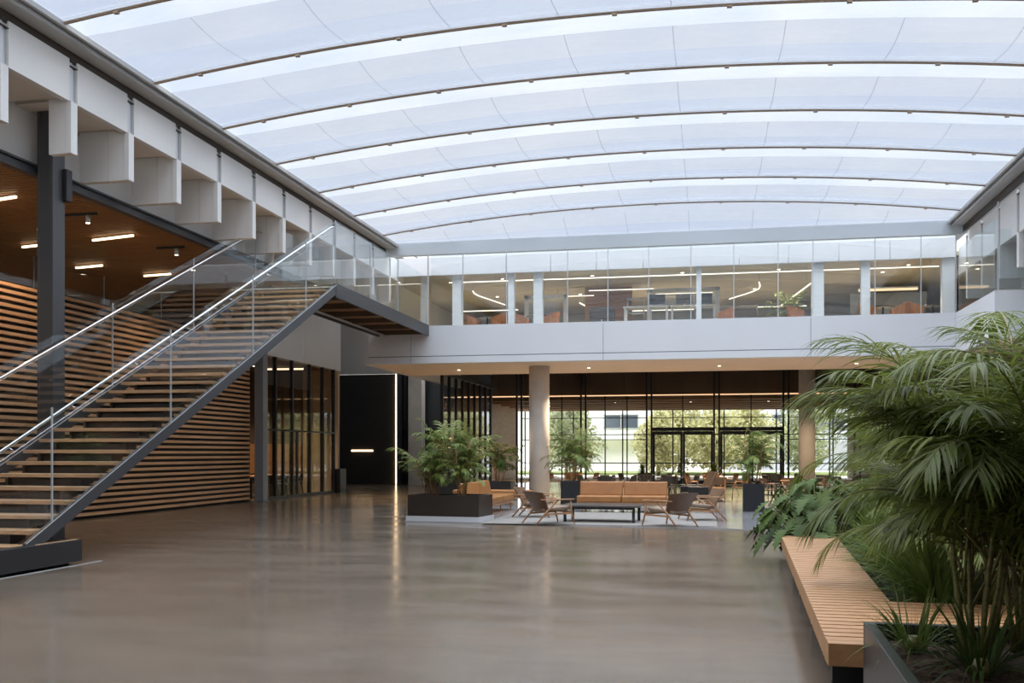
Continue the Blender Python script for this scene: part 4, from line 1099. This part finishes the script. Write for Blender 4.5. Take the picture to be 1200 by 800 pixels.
for x in (-8.5,-4,.3,4.6):
    downlight(x,33.6,4.455,1500,D1,grp='downlights under the bridge')
for x in (-7.5,-2.5,2.0,6):
    downlight(x,40.5,5.245,1300,'small recessed downlight in the dark lobby ceiling',grp='downlights of the lobby ceiling')
for x,y in ((-13,14),(-18,18),(-14,19),(-13.2,24),(-18,25)):
    downlight(x,y,6.355,170,'small recessed downlight in the timber gallery ceiling',grp='downlights of the timber gallery')
for x in (-8,-4.8,-1.6,1.6,5.6):
    downlight(x,34.9 if x>5 else 37.6,7.575,800,'small recessed downlight in the upper office ceiling',col=(1,.82,.6),grp='downlights of the upper offices')
for x in (-7,-3.9,-.9,2.2,6.2):  # lamps added to light the pillars and furniture behind the screen
    downlight(x,33.75,7.575,260,'small added downlight lighting the front of the upper office',col=(1,.86,.68),grp='added front downlights of the upper offices')
for x in (-9,-5,-1,3,6.5):
    downlight(x,54,4.29,300,'small recessed downlight in the entrance ceiling',grp='downlights of the entrance ceiling')
for y in (32.5,35.5):
    downlight(-17,y,4.89,600,'small recessed downlight in the glazed room ceiling',grp='downlights of the glazed room')

# ------------------------------------------------------------------ sky
w=bpy.data.worlds.new('sky'); scene.world=w; w.use_nodes=True; nt=w.node_tree
bg=nt.nodes['Background']; tc=nt.nodes.new('ShaderNodeTexCoord'); sp=nt.nodes.new('ShaderNodeSeparateXYZ'); cr=nt.nodes.new('ShaderNodeValToRGB')
nt.links.new(tc.outputs['Generated'],sp.inputs[0]); nt.links.new(sp.outputs['Z'],cr.inputs['Fac'])
e=cr.color_ramp.elements; e[0].position=0; e[0].color=(2.0,2.0,1.95,1); e[1].position=1; e[1].color=(6.7,6.8,7.0,1)
x=cr.color_ramp.elements.new(.10); x.color=(1.4,1.42,1.45,1)
x=cr.color_ramp.elements.new(.20); x.color=(.88,.92,.98,1)
x=cr.color_ramp.elements.new(.45); x.color=(.86,.91,.99,1)
x=cr.color_ramp.elements.new(.7); x.color=(5.0,5.1,5.25,1)
cn=nt.nodes.new('ShaderNodeTexNoise'); cn.inputs['Scale'].default_value=5.5; cn.inputs['Detail'].default_value=5
nt.links.new(tc.outputs['Generated'],cn.inputs['Vector'])
c2=nt.nodes.new('ShaderNodeValToRGB'); c2.color_ramp.elements[0].color=(.88,.915,.98,1); c2.color_ramp.elements[1].color=(1.12,1.09,1.05,1)
c2.color_ramp.elements[0].position=.36; c2.color_ramp.elements[1].position=.66
nt.links.new(cn.outputs['Fac'],c2.inputs['Fac'])
mu=nt.nodes.new('ShaderNodeMix'); mu.data_type='RGBA'; mu.blend_type='MULTIPLY'; mu.inputs[0].default_value=1
nt.links.new(cr.outputs['Color'],mu.inputs[6]); nt.links.new(c2.outputs['Color'],mu.inputs[7]); nt.links.new(mu.outputs[2],bg.inputs['Color']); bg.inputs['Strength'].default_value=1.0

scene.view_settings.view_transform='Standard'; scene.view_settings.look='None'; scene.view_settings.gamma=1; scene.view_settings.use_curve_mapping=False
scene.view_settings.exposure=0.22
cy=scene.cycles
cy.max_bounces=10; cy.diffuse_bounces=5; cy.glossy_bounces=4; cy.transparent_max_bounces=32; cy.transmission_bounces=6
cy.use_denoising=True; cy.caustics_reflective=False; cy.caustics_refractive=False
cy.sample_clamp_indirect=4.0
